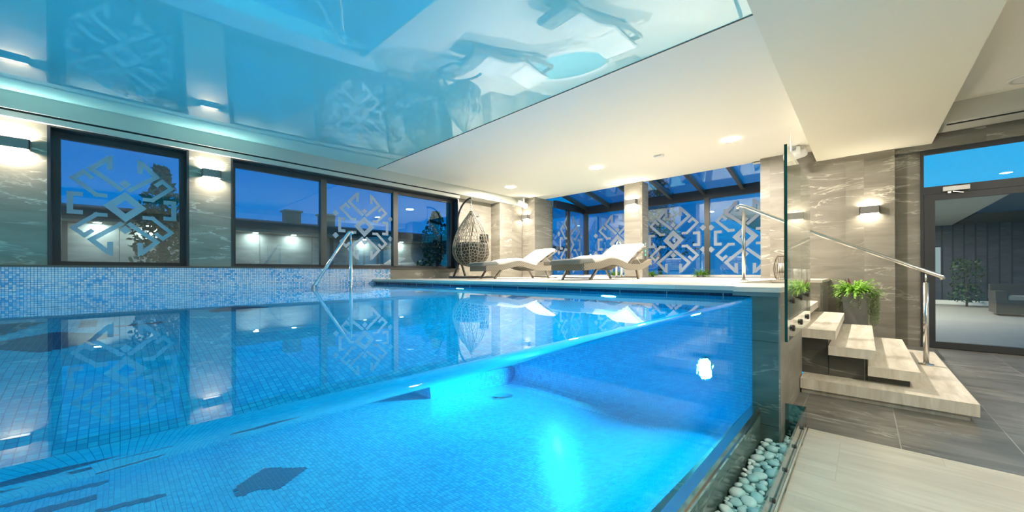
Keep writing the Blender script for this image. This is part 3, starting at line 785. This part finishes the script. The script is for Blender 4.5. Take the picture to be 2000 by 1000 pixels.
# ================================================================== SUN LOUNGERS
def interp(pts, y):
    for (a, za), (b, zb) in zip(pts, pts[1:]):
        if a <= y <= b:
            t = (y-a)/(b-a); t = t*t*(3-2*t); return za+(zb-za)*t
    return pts[-1][1] if y > pts[-1][0] else pts[0][1]
FR = [(-.20, .195), (.10, .215), (.52, .285), (1.00, .205), (1.25, .205), (1.60, .30)]     # frame centre line
def make_lounger(label):
    t = thing('sun_lounger', label, 'sun lounger', group='sun loungers on the pool deck')
    W = .32
    ys = [-.20+1.80*k/40 for k in range(41)]
    # woven side bands and end band
    m = MB()
    for sx in (-1, 1):
        for a, b in zip(ys, ys[1:]):
            za, zb = interp(FR, a), interp(FR, b)
            x0, x1 = sx*W-.017, sx*W+.017
            P = [(x0, a, za-.05), (x1, a, za-.05), (x1, a, za+.05), (x0, a, za+.05)]; Q = [(x0, b, zb-.05), (x1, b, zb-.05), (x1, b, zb+.05), (x0, b, zb+.05)]
            for i in range(4):
                j = (i+1) % 4; m.quad(P[i], P[j], Q[j], Q[i])
        for y in (ys[0], ys[-1]):
            z = interp(FR, y); m.quad((sx*W-.017, y, z-.05), (sx*W+.017, y, z-.05), (sx*W+.017, y, z+.05), (sx*W-.017, y, z+.05))
    for y in (ys[0], ys[-1]):
        z = interp(FR, y); m.box(-W, W, y-.015, y+.015, z-.05, z+.05)
    m.build('frame', M['rattan'], t)
    m = MB()
    for a, b in zip(ys, ys[1:]):
        if b > .97: break
        m.quad((-W+.01, a, interp(FR, a)+.03), (W-.01, a, interp(FR, a)+.03), (W-.01, b, interp(FR, b)+.03), (-W+.01, b, interp(FR, b)+.03))
        m.quad((-W+.01, a, interp(FR, a)+.012), (-W+.01, b, interp(FR, b)+.012), (W-.01, b, interp(FR, b)+.012), (W-.01, a, interp(FR, a)+.012))
    m.build('woven_bed', M['rattan'], t)
    # seat cushion
    def pad(prof, w, th, name, mat, parent, nseg=None):
        """prof: list of (y,z,ny,nz) bottom points with normals"""
        m = MB(); n = len(prof); sec = []
        for i, (y, z, ny, nz) in enumerate(prof):
            e = min(1, min(i, n-1-i)/1.0); k = .55+.45*e
            th2 = th*k; ring = []
            for (u, v) in ((-1, .12), (-.985, 0), (.985, 0), (1, .12), (1, .75), (.97, .95), (.9, 1), (0, 1.06), (-.9, 1), (-.97, .95), (-1, .75)):
                ring.append((u*w*(.985+.015*e), y+ny*v*th2, z+nz*v*th2))
            sec.append(ring)
        k = len(sec[0]); vs = [p for r in sec for p in r]; fs = []
        for i in range(n-1):
            for j in range(k):
                j2 = (j+1) % k; fs.append((i*k+j, i*k+j2, (i+1)*k+j2, (i+1)*k+j))
        fs.append(tuple(range(k))); fs.append(tuple((n-1)*k+j for j in range(k)))
        m.add(vs, fs); return m.build(name, mat, parent, smooth=True)
    def prof(y0, y1, n, dz):
        out = []
        for k in range(n+1):
            y = y0+(y1-y0)*k/n; d = (interp(FR, y+.02)-interp(FR, y-.02))/.04; L = math.hypot(1, d)
            out.append((y, interp(FR, y)+dz, -d/L, 1/L))
        return out
    cu = pad(prof(-.26, .95, 24, .045), .305, .07, 'seat_cushion', M['cushion'], t)
    pad(prof(-.27, .08, 8, .04), .311, .08, 'foot_pocket', M['cushion_grey'], cu)
    a = math.radians(32); ca, sa = cos(a), sin(a)
    hy, hz = .92, .225
    bp = [(hy+ca*.60*k/12, hz+.035+sa*.60*k/12+.015*sin(PI*k/12), -sa, ca) for k in range(13)]
    pad(bp, .305, .07, 'back_cushion', M['cushion'], t)
    # back rest frame, cross slats, prop
    m = MB()
    for x in (-.30, -.10, .10, .30): m.bar((x, hy, hz), (x, hy+ca*.65, hz+sa*.65), .022, .016)
    for s_ in (.08, .26, .46, .63): m.bar((-.315, hy+ca*s_, hz+sa*s_-.012), (.315, hy+ca*s_, hz+sa*s_-.012), .04, .014, up=(0, -sa, ca))
    bf = m.build('back_frame', M['leg'], t)
    m = MB()
    for x in (-.24, .24): m.tube([(x, hy+ca*.38, hz+sa*.38-.02), (x, hy+ca*.38+.24, .22)], .008, 8)
    m.tube([(-.24, hy+ca*.38+.24, .22), (.24, hy+ca*.38+.24, .22)], .008, 8)
    m.build('prop', M['steel'], bf)
    for y0, y1 in ((.16, .0), (1.16, 1.27)):
        for sx in (-1, 1):
            z = interp(FR, y0)
            m = MB(); m.bar((sx*.315, y0, z-.02), (sx*.285, y1, 0.0), .032, .032, up=(0, 1, 0)); m.build('leg', M['leg'], t)
        m = MB(); m.bar((-.29, y1+(y0-y1)*.12, .032), (.29, y1+(y0-y1)*.12, .032), .024, .02); m.build('stretcher', M['leg'], t)
    return t
L2 = make_lounger('white cushioned rattan sun lounger standing in front of the freestanding stone column')
L1 = copy_tree(L2)
L1['label'] = 'white cushioned rattan sun lounger standing beside the hanging egg chair'
def setl(o, x, y, ang): o.location = (x, y, DECK); o.rotation_euler = (0, 0, ang-PI/2)
setl(L2, -3.27, 4.90, math.radians(82)); setl(L1, -5.27, 4.87, math.radians(75))

# ================================================================== HANGING EGG CHAIR
ex, ey = -6.22, 5.28
eg = thing('hanging_egg_chair', 'pear shaped woven egg chair hanging from a dark curved stand by the window', 'hanging chair', (ex, ey, DECK))
rt = Vector((.7263, .6876, 0)); fw = Vector((-.6876, .7263, 0))
m = MB(); m.tube([Vector((.47*cos(2*PI*k/40), .47*sin(2*PI*k/40), .025)) for k in range(40)], .022, 10, closed=True)
ring = m.build('base_ring', M['stand'], eg, smooth=True)
mb_ = -rt*.27+fw*.30
def mp_(a, z): return (mb_*a + Vector((0, 0, z)))
pts = [mp_(1.0, .30)]
for k in range(1, 10): pts.append(mp_(1.22+.10*sin(k/9*PI*.5), .30+.95*k/9))
for k in range(1, 13):
    a = PI/2*k/12; pts.append(mp_(1.32*cos(a)+.0, 1.25+.50*sin(a)))
m = MB(); m.tube(pts, .021, 12); m.build('mast', M['stand'], eg, smooth=True)
for sg in (-1, 1):
    m = MB(); q = mb_.normalized()*.46; sd = Vector((-q.y, q.x, 0)).normalized()
    m.bar(mp_(1.06, .42), q*1.0+sd*sg*.16+Vector((0, 0, .03)), .035, .035); m.build('strut', M['stand'], eg)
m = MB(); m.lathe([(0, 1.74), (.022, 1.745), (.024, 1.78), (0, 1.785)], (0, 0, 0), 14, cap=False); m.build('hook', M['steel'], eg, smooth=True)
m = MB()
for k in range(10):
    z = 1.735-.028*k; u = rt if k % 2 else fw
    m.tube([Vector((0, 0, z)) + u*.010*cos(2*PI*j/8)+Vector((0, 0, .018*sin(2*PI*j/8))) for j in range(8)], .004, 5, closed=True)
m.build('chain', M['steel'], eg)
# woven shell: profile of radius over height, opening on the far right side
PR = [(1.45, .03), (1.36, .085), (1.22, .19), (1.05, .29), (.90, .355), (.72, .40), (.55, .405), (.42, .36), (.32, .26), (.26, .13), (.245, .0)]
def prad(z):
    for (z0, r0), (z1, r1) in zip(PR, PR[1:]):
        if z1 <= z <= z0:
            t = (z-z1)/(z0-z1); return r1+(r0-r1)*t
    return 0.0
od = (rt*.80+fw*.60).normalized(); oa = math.atan2(od.y, od.x)
def in_opening(p):
    az = abs((math.atan2(p.y, p.x)-oa+PI) % (2*PI)-PI)
    t = (p.z-.50)/.9
    if p.z < .50 or p.z > 1.40: return False
    return az < 1.05*math.sqrt(max(0, 1-(2*t-.75)**2*.75)) if t < 1 else False
random.seed(3)
bm = bmesh.new(); bmesh.ops.create_icosphere(bm, subdivisions=4, radius=1.0)
for v in bm.verts:
    d = (v.co + Vector((random.uniform(-1, 1), random.uniform(-1, 1), random.uniform(-1, 1)))*.026).normalized()
    z = .245 + (1.45-.245)*(.5+.5*d.z)*1.0
    # spread heights evenly, radius from the profile
    a = math.atan2(d.y, d.x); r = prad(z)
    v.co = Vector((r*cos(a), r*sin(a), z))
cent = {f.index: sum((v.co for v in f.verts), Vector())/3 for f in bm.faces}
m = MB()
for e in bm.edges:
    if len(e.link_faces) == 2:
        p, q = (cent[f.index] for f in e.link_faces)
        if in_opening((p+q)/2) or (p-q).length > .14 or (p-q).length < 1e-4: continue
        m.tube([p, q], .0052, 4, cap=False)
bm.free()
sh = m.build('woven_shell', M['strand'], eg, smooth=True, fix=False)
m = MB()
for k in range(14):
    a = 2*PI*k/14+.1
    pth = [Vector((prad(z)*1.01*cos(a), prad(z)*1.01*sin(a), z)) for z in [1.45-.05*i for i in range(25)]]
    run = []
    for p in pth+[None]:
        if p is not None and not in_opening(p): run.append(p)
        else:
            if len(run) > 1: m.tube(run, .0075, 6)
            run = []
m.build('rib', M['strand'], sh, smooth=True)
# rim of the opening
rim = []
for k in range(48):
    # trace the border by bisection of the azimuth at each height
    f = k/47; z = .505+.89*f
    lo, hi = 0.0, 1.6
    for _ in range(20):
        mid = (lo+hi)/2
        if in_opening(Vector((cos(oa+mid), sin(oa+mid), z))): lo = mid
        else: hi = mid
    rim.append((z, lo))
up_ = [Vector((prad(z)*cos(oa+a), prad(z)*sin(oa+a), z)) for z, a in rim]; dn_ = [Vector((prad(z)*cos(oa-a), prad(z)*sin(oa-a), z)) for z, a in reversed(rim)]
m = MB(); m.tube(up_+dn_, .012, 8, closed=True); m.build('rim', M['strand'], sh, smooth=True)
m = MB(); m.lathe([(0, 1.47), (.035, 1.46), (.042, 1.40), (.034, 1.36), (0, 1.36)], (0, 0, 0), 14, cap=False); m.build('crown_cap', M['stand'], sh, smooth=True)
# seat cushion filling the lower half
m = MB(); m.lathe([(0, .285)]+[(prad(z)*.93, z) for z in (.30, .36, .44, .52, .60, .70)]+[(.33, .76), (.2, .78), (0, .76)], (0, 0, 0), 28, cap=False)
m.build('seat_cushion', M['pillow'], eg, smooth=True)
m = MB()
c0 = od*.27+Vector((0, 0, .88))+rt*.05
m.obox(c0, rt*.10, fw*.06, Vector((0, 0, .10)))
m.build('back_pillow', M['pillow'], eg, bevel=.04)

# ================================================================== POOL HANDRAIL
ph = thing('pool_handrail', 'chrome handrail rising from the water at the entry steps', 'handrail', (-5.35, 2.3, .0)); og = ph.location
XR = -5.35
m = MB()
m.tube([(XR, 1.50, .42), (XR, 1.79, .925), (XR, 2.235, 1.655), (XR, 2.262, 1.688), (XR, 2.295, 1.692), (XR, 2.318, 1.67)], .0215, 14)
m.build('rail', M['chrome'], ph, org=og, smooth=True)
m = MB(); m.tube([(XR, 2.285, -.02), (XR, 2.285, 1.50)], .023, 14); m.build('post', M['chrome'], ph, org=og, smooth=True)
m = MB(); m.tube([(XR, 2.285, 1.50), (XR, 2.285, 1.68)], .012, 10); m.build('pin', M['chrome'], ph, org=og, smooth=True)
m = MB(); m.lathe([(.022, -.02), (.034, -.018), (.034, .018), (.022, .02)], (XR, 1.79, .925), 18, cap=False); m.build('collar', M['chrome'], ph, org=og)

# ================================================================== HOT TUB BEHIND THE LOUNGERS
tb = thing('hot_tub', 'round sunken hot tub with a white rim behind the loungers', 'hot tub', (-4.75, 7.25, DECK))
tr_ = .98
m = MB(); m.lathe([(tr_-.14, -.002), (tr_-.15, .02), (tr_-.11, .034), (tr_-.02, .034), (tr_, .022), (tr_, 0)], (0, 0, 0), 56, cap=False); m.build('rim', M['white'], tb, smooth=True)
m = MB(); m.lathe([(0, .006), (tr_-.15, .006)], (0, 0, 0), 56, cap=False); m.build('water', simple('tub_water', (.20, .42, .46), .03, spec=.6), tb)
th_ = thing('tub_handrail', 'white arched handrail at the hot tub edge, left of the freestanding column', 'handrail', (-3.70, 7.08, DECK))
m = MB(); m.tube([(0, -.05, 0), (0, -.05, .55)]+[(0, .06-.11*cos(a), .62+.14*sin(a)) for a in [PI*k/10 for k in range(11)]]+[(0, .17, .55), (0, .17, 0)], .019, 12); m.build('arch', M['steel'], th_, smooth=True)
for y in (-.05, .17):
    m = MB(); m.lathe([(.02, 0), (.045, 0), (.045, .008), (.02, .012)], (0, y, 0), 16, cap=False); m.build('flange', M['steel'], th_)

# ================================================================== LANTERN AND CANDLES
ln = thing('wire_lantern', 'bronze wire lantern with a white candle on the plinth beside the glass guard', 'lantern', (-.88, 6.72, DECK))
LP = [(.0, .072), (.06, .092), (.14, .104), (.22, .098), (.30, .078), (.345, .058)]
m = MB()
for k in range(22):
    a = 2*PI*k/22; m.tube([(r*cos(a), r*sin(a), z) for z, r in LP], .0032, 5)
m.build('wires', M['wire'], ln, smooth=True)
for z, r in ((.004, .072), (.345, .058), (.10, .100)):
    m = MB(); m.tube([(r*cos(2*PI*k/30), r*sin(2*PI*k/30), z) for k in range(30)], .0045, 6, closed=True); m.build('hoop', M['wire'], ln, smooth=True)
m = MB(); m.lathe([(0, .098), (.095, .098), (.095, .104), (0, .104)], (0, 0, 0), 24, cap=False); m.build('tray', M['wire'], ln)
m = MB(); m.lathe([(0, .104), (.042, .104), (.042, .235), (.036, .24), (0, .232)], (0, 0, 0), 24, cap=False); m.build('candle', M['wax'], ln, smooth=True)
m = MB(); m.tube([(.058*cos(a), 0, .345+.02*sin(a)) for a in [PI*k/8 for k in range(9)]], .003, 5); m.build('handle', M['wire'], ln)
for (x, y, r, h, lab) in ((-.70, 6.70, .042, .155, 'thick white pillar candle beside the wire lantern, left one of the pair'), (-.60, 6.72, .046, .145, 'thick white pillar candle nearer the stair end of the plinth, right one of the pair')):
    s = thing('pillar_candle', lab, 'candle', (x, y, DECK))
    m = MB()
    m.lathe([(0, 0), (r, 0), (r, h), (r*.86, h+.004), (r*.5, h-.012), (0, h-.014)], (0, 0, 0), 24, cap=False); m.build('wax_body', M['wax'], s, smooth=True)
    m = MB(); m.tube([(0, 0, h-.02), (.002, 0, h+.012)], .0015, 5); m.build('wick', M['black'], s)

# ================================================================== PLANTER
px_, py_ = -.085, 7.02
pl = thing('planter', 'tall tapered grey planter with bright fern and trailing moss behind the steps', 'planter', (px_, py_, 0))
m = MB()
hb, ht = .10, .142
v = []
for z, w in ((0, hb), (.82, ht), (.82, ht-.02), (.76, ht-.024)):
    v += [(-w, -w, z), (w, -w, z), (w, w, z), (-w, w, z)]
f = [(3, 2, 1, 0)]
for r_ in range(3):
    for j in range(4): f.append((r_*4+j, r_*4+(j+1) % 4, r_*4+4+(j+1) % 4, r_*4+4+j))
m.add(v, f); pot = m.build('pot', M['planter'], pl, bevel=.003)
m = MB(); m.quad((-ht+.02, -ht+.02, .77), (ht-.02, -ht+.02, .77), (ht-.02, ht-.02, .77), (-ht+.02, ht-.02, .77)); m.build('soil', M['soil'], pl)
def fern(mb, rnd, n, L0, L1, c, droop=1.0, wid=.028):
    for k in range(n):
        az = rnd.uniform(0, 2*PI); el = rnd.uniform(.35, 1.25); L = rnd.uniform(L0, L1)
        d = Vector((cos(az)*cos(el), sin(az)*cos(el), sin(el))); p = Vector(c)+Vector((cos(az), sin(az), 0))*rnd.uniform(0, .09)
        g = Vector((0, 0, -1)); step = L/9; side = Vector((-sin(az), cos(az), 0))
        pts = []
        for i in range(10):
            pts.append((p.copy(), d.copy())); p = p+d*step; d = (d+g*.20*droop*(.5+i/9)).normalized()
        for i in range(1, 9):
            q, dd = pts[i]; w = wid*(1.1-.8*i/9); nn = side.cross(dd).normalized()
            for sg in (-1, 1):
                tip = q+side*sg*w+dd*step*.7+nn*rnd.uniform(-.006, .006)
                mb.add([q, q+dd*step*.75, tip+dd*.004, q+side*sg*w*.5+dd*-step*.05], [(0, 1, 2, 3)])
rnd = random.Random(11)
m = MB(); fern(m, rnd, 300, .15, .31, (0, 0, .79), 1.0, .024); m.build('fern', M['fern'], pl, fix=False)
m = MB()
for k in range(150):
    az = rnd.uniform(0, 2*PI); 
    if 3.9 < az < 5.3 and rnd.random() < .55: az += 1.4
    w = ht+.012
    # start on the rim square
    cx, cy = cos(az), sin(az); s_ = w/max(abs(cx), abs(cy)); cx, cy = cx*s_, cy*s_
    if rnd.random() < .5: cx, cy = (w+.02+rnd.uniform(0, .05), rnd.uniform(-w, w)) if rnd.random() < .65 else (-w-.03, rnd.uniform(-w, w))
    L = rnd.uniform(.10, .34) if cx < w*.8 else rnd.uniform(.2, .52)
    z = .84; p = Vector((cx*.9, cy*.9, z)); n = int(L/.018)
    for i in range(n):
        q = Vector((cx*(1.0+.0)+rnd.uniform(-.014, .014), cy+rnd.uniform(-.014, .014), .83-i*.018))
        for j in range(3):
            a = rnd.uniform(0, 2*PI); l = rnd.uniform(.012, .026); dv = Vector((cos(a)*l, sin(a)*l, -rnd.uniform(.006, .02)))
            sv = Vector((-sin(a), cos(a), .3))*.0034
            m.add([q-sv, q+sv, q+dv], [(0, 1, 2)])
m.build('trailing_moss', M['moss'], pl, fix=False)
m = MB()
for k in range(9):
    az = rnd.uniform(1.5, 3.6); p = Vector((-.05, .03, .80)); d = Vector((cos(az)*.35, sin(az)*.35, 1)).normalized()
    q = p+d*rnd.uniform(.17, .24); s_ = Vector((-sin(az), cos(az), 0))*.014
    m.add([p, p*.4+q*.6+s_, q, p*.4+q*.6-s_], [(0, 1, 2, 3)])
m.build('red_leaves', M['redleaf'], pl, fix=False)

# low ferns inside the glazed bay
for (x, y, r, lab) in ((-2.87, 9.62, .17, 'small bright green fern at the foot of the bay mullion'), (-4.02, 9.5, .14, 'small green fern just right of the freestanding column foot'), (-5.05, 9.55, .15, 'small green fern seen under the nearer lounger')):
    s = thing('floor_fern', lab, 'plant', (x, y, DECK))
    m = MB(); fern(m, rnd, 70, r*.9, r*1.5, (0, 0, .03), .9, .03); m.build('fronds', M['fern'], s, fix=False)
    m = MB(); m.lathe([(0, 0), (.07, 0), (.085, .05), (.07, .055), (0, .045)], (0, 0, 0), 18, cap=False); m.build('pot', M['planter'], s)

# ================================================================== PEBBLES
rnd = random.Random(5)
protos = []
for k in range(6):
    bm = bmesh.new(); bmesh.ops.create_icosphere(bm, subdivisions=3, radius=1.0)
    ph_ = [rnd.uniform(0, 6.28) for _ in range(6)]
    for v in bm.verts:
        c = v.co; s_ = 1+.09*sin(2.1*c.x+ph_[0])+.08*sin(2.3*c.y+ph_[1])+.06*sin(2.7*c.z+ph_[2])
        v.co = Vector((c.x*s_, c.y*s_*(.62+.08*(k % 3)), c.z*s_*(.45+.06*(k % 2))))
    me = bpy.data.meshes.new('pebble'); bm.to_mesh(me); bm.free()
    for p in me.polygons: p.use_smooth = True
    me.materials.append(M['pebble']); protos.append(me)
placed = []
tries = 0
while len(placed) < 296 and tries < 90000:
    tries += 1
    big = tries < 900
    r = rnd.uniform(.030, .042) if big else (rnd.uniform(.022, .030) if tries < 9000 else rnd.uniform(.013, .021))
    x, y = rnd.uniform(-.548+r, -.318-r), rnd.uniform(1.3, 3.39-r)
    if big and x < -.47 and rnd.random() < .6: continue
    if y > 3.18 and x < -.43+r: continue
    if all((x-a)**2+(y-b)**2 > ((r+c)*.90)**2 for a, b, c in placed): placed.append((x, y, r))
for i, (x, y, r) in enumerate(placed):
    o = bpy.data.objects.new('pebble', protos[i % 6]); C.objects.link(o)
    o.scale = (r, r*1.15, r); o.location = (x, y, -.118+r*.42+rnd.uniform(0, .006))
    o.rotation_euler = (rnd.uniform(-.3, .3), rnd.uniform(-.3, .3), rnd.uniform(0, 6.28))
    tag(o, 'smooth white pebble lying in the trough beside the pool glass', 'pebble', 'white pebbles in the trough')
# loose filler of the same pebbles underneath, nobody could count these
m = MB(); bmf = bmesh.new(); bmesh.ops.create_icosphere(bmf, subdivisions=2, radius=1.0)
fv = [v.co.copy() for v in bmf.verts]; ff = [[v.index for v in f.verts] for f in bmf.faces]; bmf.free()
for k in range(1100):
    x, y = rnd.uniform(-.53, -.335), rnd.uniform(.5, 3.16); s_ = rnd.uniform(.016, .024); a = rnd.uniform(0, 6.28)
    m.add([(x+(v.x*cos(a)-v.y*.7*sin(a))*s_, y+(v.x*sin(a)+v.y*.7*cos(a))*s_, -.134+v.z*.5*s_) for v in fv], ff)
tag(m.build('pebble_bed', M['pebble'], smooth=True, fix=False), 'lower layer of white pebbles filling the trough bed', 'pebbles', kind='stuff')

# ================================================================== OUTSIDE
M['ext_stone'] = stone('cladding', (.17, .16, .165), (.36, .34, .34), (.5, .48, .46), 1.2, 3.0, joint=(.07, .07, .07), jw=.006, ang=1.3)
M['ext_fill'] = emit('canopy_fill_lamp', (1.0, .88, .7), 2000)
M['ext_dark'] = simple('roof_sheet', (.035, .037, .042), .6)
M['soffit'] = simple('soffit_board', (.30, .27, .235), .7)
M['chimney'] = simple('chimney_brick', (.33, .20, .15), .9, bump=.2, bscale=30)
M['paving'] = simple('terrace_paving', (.20, .195, .18), .7, var=.12)
M['hedge'] = leafmat('dark_foliage', (.012, .035, .014), (.05, .11, .05))
M['bark'] = simple('bark', (.06, .045, .035), .9)
m = MB(); m.box(-40, XO-.02, -30, 40, -.45, -.25); m.box(XO-.02, 5, 9.98, 40, -.45, .2 if False else -.25)
struct(m.build('ground', simple('garden_soil', (.03, .04, .025), .95)), 'dark garden ground outside the windows', 'ground')
# neighbouring low building beyond the left windows
nb = thing('garden_building', 'low stone clad building with a lit eave beyond the left windows', 'building', (-11.2, 4, -.25)); og = nb.location
m = MB(); m.box(-14, -10.9, -4, 14, -.25, 2.25); m.build('wall', M['ext_stone'], nb, org=og)
m = MB(); m.box(-14.4, -10.35, -4.4, 14.4, 2.10, 2.16); m.build('soffit', M['soffit'], nb, org=og)
m = MB(); m.box(-14.5, -10.3, -4.5, 14.5, 2.16, 2.34); m.prism([(-10.35, -4.5, 2.34), (-12.3, -4.5, 2.62), (-14.4, -4.5, 2.34)], (0, 19, 0)); m.build('roof', M['ext_dark'], nb, org=og)
for y in (-.29, .43, 2.28, 3.11, 5.0, 6.2):
    m = MB(); m.lathe([(0, 2.096), (.05, 2.096)], (-10.74, y, 0), 16, cap=False); m.build('eave_light', M['ext_slit'], nb, org=og, fix=False)
for y in (-.72, .95, 1.85, 4.1, 5.6):
    m = MB(); m.box(-10.9, -10.86, y-.05, y+.05, -.25, 2.1); m.build('pilaster', M['ext_dark'], nb, org=og)
for y, h in ((3.05, .42), (3.95, .42)):
    m = MB(); m.box(-11.5, -11.15, y, y+.36, 2.35, 2.35+h); cst = m.build('chimney', M['chimney'], nb, org=og)
    m = MB(); m.box(-11.54, -11.11, y-.04, y+.40, 2.35+h, 2.39+h); m.build('chimney_cap', M['soffit'], cst, org=og)
def tree(loc, h, r, seed, label, nm='garden_tree'):
    rn = random.Random(seed); t = thing(nm, label, 'tree', loc)
    m = MB(); m.tube([(0, 0, 0), (.05, .02, h*.5), (.0, .0, h*.85)], [.09, .06, .02], 8)
    for k in range(7):
        a = rn.uniform(0, 6.28); z = h*rn.uniform(.4, .8); m.tube([(0, 0, z), (cos(a)*r*.6, sin(a)*r*.6, z+r*.35)], [.03, .008], 6)
    m.build('trunk', M['bark'], t)
    m = MB()
    for k in range(1500):
        a = rn.uniform(0, 6.28); zz = rn.uniform(0, 1); rr = r*math.sqrt(rn.random())*(1.05-zz*.85)*(.75+.25*sin(9*zz+a*2))
        p = Vector((cos(a)*rr, sin(a)*rr, h*(.42+.6*zz))); s_ = rn.uniform(.03, .075)
        u = Vector((rn.uniform(-1, 1), rn.uniform(-1, 1), rn.uniform(-1, 1))).normalized(); w = u.orthogonal().normalized()
        m.add([p-u*s_, p+w*s_*.5, p+u*s_, p-w*s_*.5], [(0, 1, 2, 3)])
    m.build('foliage', M['hedge'], t, fix=False); return t
tree((-9.6, .55, -.25), 3.3, .75, 4, 'dark conifer seen through the nearer left window')
tree((-9.7, 6.8, -.25), 3.2, .9, 9, 'dark bushy tree seen through the last pane of the long window')
tree((-4.9, 12.2, -.25), 4.3, 1.3, 14, 'dark leafy tree outside the left part of the glazed bay')
# terrace and house beyond the glass door
m = MB(); m.box(.0, 9, 8.16, 30, -.2, -.012)
struct(m.build('terrace_ground', M['paving']), 'grey paved terrace beyond the glass door', 'terrace')
th = thing('terrace_house', 'dark clad house with a pale projecting canopy beyond the terrace', 'building', (3, 20, 0)); og = th.location
m = MB(); m.box(-3, 12, 20, 20.3, -.05, 3.2); m.build('wall', stone('house_cladding', (.03, .035, .05), (.07, .075, .1), (.12, .12, .15), .25, 4, joint=(.015, .015, .02), jw=.02, off=0), th, org=og)
m = MB(); m.box(-3, 2.22, 12.2, 20, 2.72, 2.95); m.build('canopy', M['plaster_grey'], th, org=og)
m = MB(); m.box(2.3, 12, 16.5, 20, 2.72, 3.5); m.build('upper_wall', M['ext_dark'], th, org=og)
for x, y in ((-.6, 13.2), (.75, 13.2), (.2, 15.5), (.9, 17.5), (-.8, 17)):  # out-of-sight lamps added under the canopy to brighten the terrace
    m = MB(); m.lathe([(0, 2.712), (.07, 2.712)], (x, y, 0), 18, cap=False); m.build('canopy_fill', M['ext_fill'], th, org=og, fix=False)
m = MB(); m.box(1.62, 2.0, 19.95, 20, 1.0, 2.0); wf = m.build('window', M['frame'], th, org=og)
m = MB(); m.box(1.66, 1.96, 19.93, 19.95, 1.04, 1.96); m.build('lit_pane', emit('lit_room', (.75, .85, .8), .45), wf, org=og)
m = MB(); m.box(.3, 12, 19.3, 19.6, -.012, .12)
struct(m.build('kerb_terrace', M['plaster']), 'low pale kerb across the terrace', 'kerb')
sf = thing('terrace_sofa', 'dark outdoor sofa on the terrace seen at the right edge through the door', 'sofa', (3.3, 15.5, -.012)); 
m = MB(); m.box(-.9, .9, -.4, .4, .06, .40); m.build('base', M['stand'], sf, bevel=.02)
m = MB(); m.box(-.9, .9, .24, .42, .40, .78); m.build('backrest', M['stand'], sf, bevel=.03)
for sx in (-1, 1):
    m = MB(); m.box(sx*.82-.09, sx*.82+.09, -.4, .4, .40, .62); m.build('armrest', M['stand'], sf, bevel=.02)
m = MB(); m.box(-.72, .72, -.38, .24, .40, .50); m.build('seat_cushion', M['cushion_grey'], sf, bevel=.03)
rn = random.Random(21)
for x, y, lab in ((.95, 18.6, 'dark shrub left on the terrace by the canopy'), (2.35, 18.4, 'dark slender shrub before the lit window across the terrace')):
    t = thing('terrace_shrub', lab, 'shrub', (x, y, -.012))
    m = MB()
    for k in range(500):
        a = rn.uniform(0, 6.28); z = rn.uniform(.15, 1.5); r = .38*math.sqrt(rn.random())
        p = Vector((cos(a)*r, sin(a)*r, z)); s_ = rn.uniform(.03, .07)
        u = Vector((rn.uniform(-1, 1), rn.uniform(-1, 1), rn.uniform(-1, 1))).normalized(); w = u.orthogonal().normalized()
        m.add([p-u*s_, p+w*s_*.5, p+u*s_, p-w*s_*.5], [(0, 1, 2, 3)])
    m.build('foliage', M['hedge'], t, fix=False)
    m = MB(); m.tube([(0, 0, 0), (0, .02, 1.2)], [.03, .01], 6); m.build('stem', M['bark'], t)

# ================================================================== SKY, CAMERA, RENDER LOOK
W = bpy.data.worlds.new('dusk_sky'); bpy.context.scene.world = W; W.use_nodes = True
nt = W.node_tree; nt.nodes.clear(); t = NT(nt)
tc = t.n('ShaderNodeTexCoord'); sep = t.n('ShaderNodeSeparateXYZ', i={0: tc.outputs['Generated']})
lo = t.ramp(sep.outputs[2], [(.0, (.0, .20, .50)), (.22, (.0, .155, .46)), (.8, (.0, .15, .42))])
hi = t.ramp(sep.outputs[2], [(.0, (.02, .40, .72)), (.3, (.0, .36, .70)), (.8, (.0, .28, .60))])
f = t.math('MULTIPLY', t.math('ADD', sep.outputs[0], .38), 2.2, clamp=True)
c = t.mix(f, lo, hi)
bg = t.n('ShaderNodeBackground', i={'Color': c, 'Strength': 1.15}); wo = t.n('ShaderNodeOutputWorld'); t.link(bg.outputs[0], wo.inputs[0])

cam = bpy.data.cameras.new('camera'); co = bpy.data.objects.new('camera', cam); C.objects.link(co)
cam.sensor_width = 36; cam.lens = 726.21/2000*36; cam.shift_y = 33.2/2000; cam.clip_start = .02; cam.clip_end = 200
co.matrix_world = Matrix.Translation((0, 0, H)) @ Matrix.Rotation(.758325, 4, 'Z') @ Matrix.Rotation(PI/2, 4, 'X') @ Matrix.Rotation(-.003427, 4, 'Z')
sc = bpy.context.scene; sc.camera = co
sc.view_settings.view_transform = 'Standard'; sc.view_settings.look = 'None'; sc.view_settings.gamma = 1; sc.view_settings.exposure = 0.17
sc.cycles.max_bounces = 14; sc.cycles.diffuse_bounces = 4; sc.cycles.glossy_bounces = 6; sc.cycles.transmission_bounces = 10; sc.cycles.transparent_max_bounces = 16
sc.cycles.caustics_reflective = False; sc.cycles.caustics_refractive = True; sc.cycles.sample_clamp_indirect = 6.0; sc.cycles.blur_glossy = .3
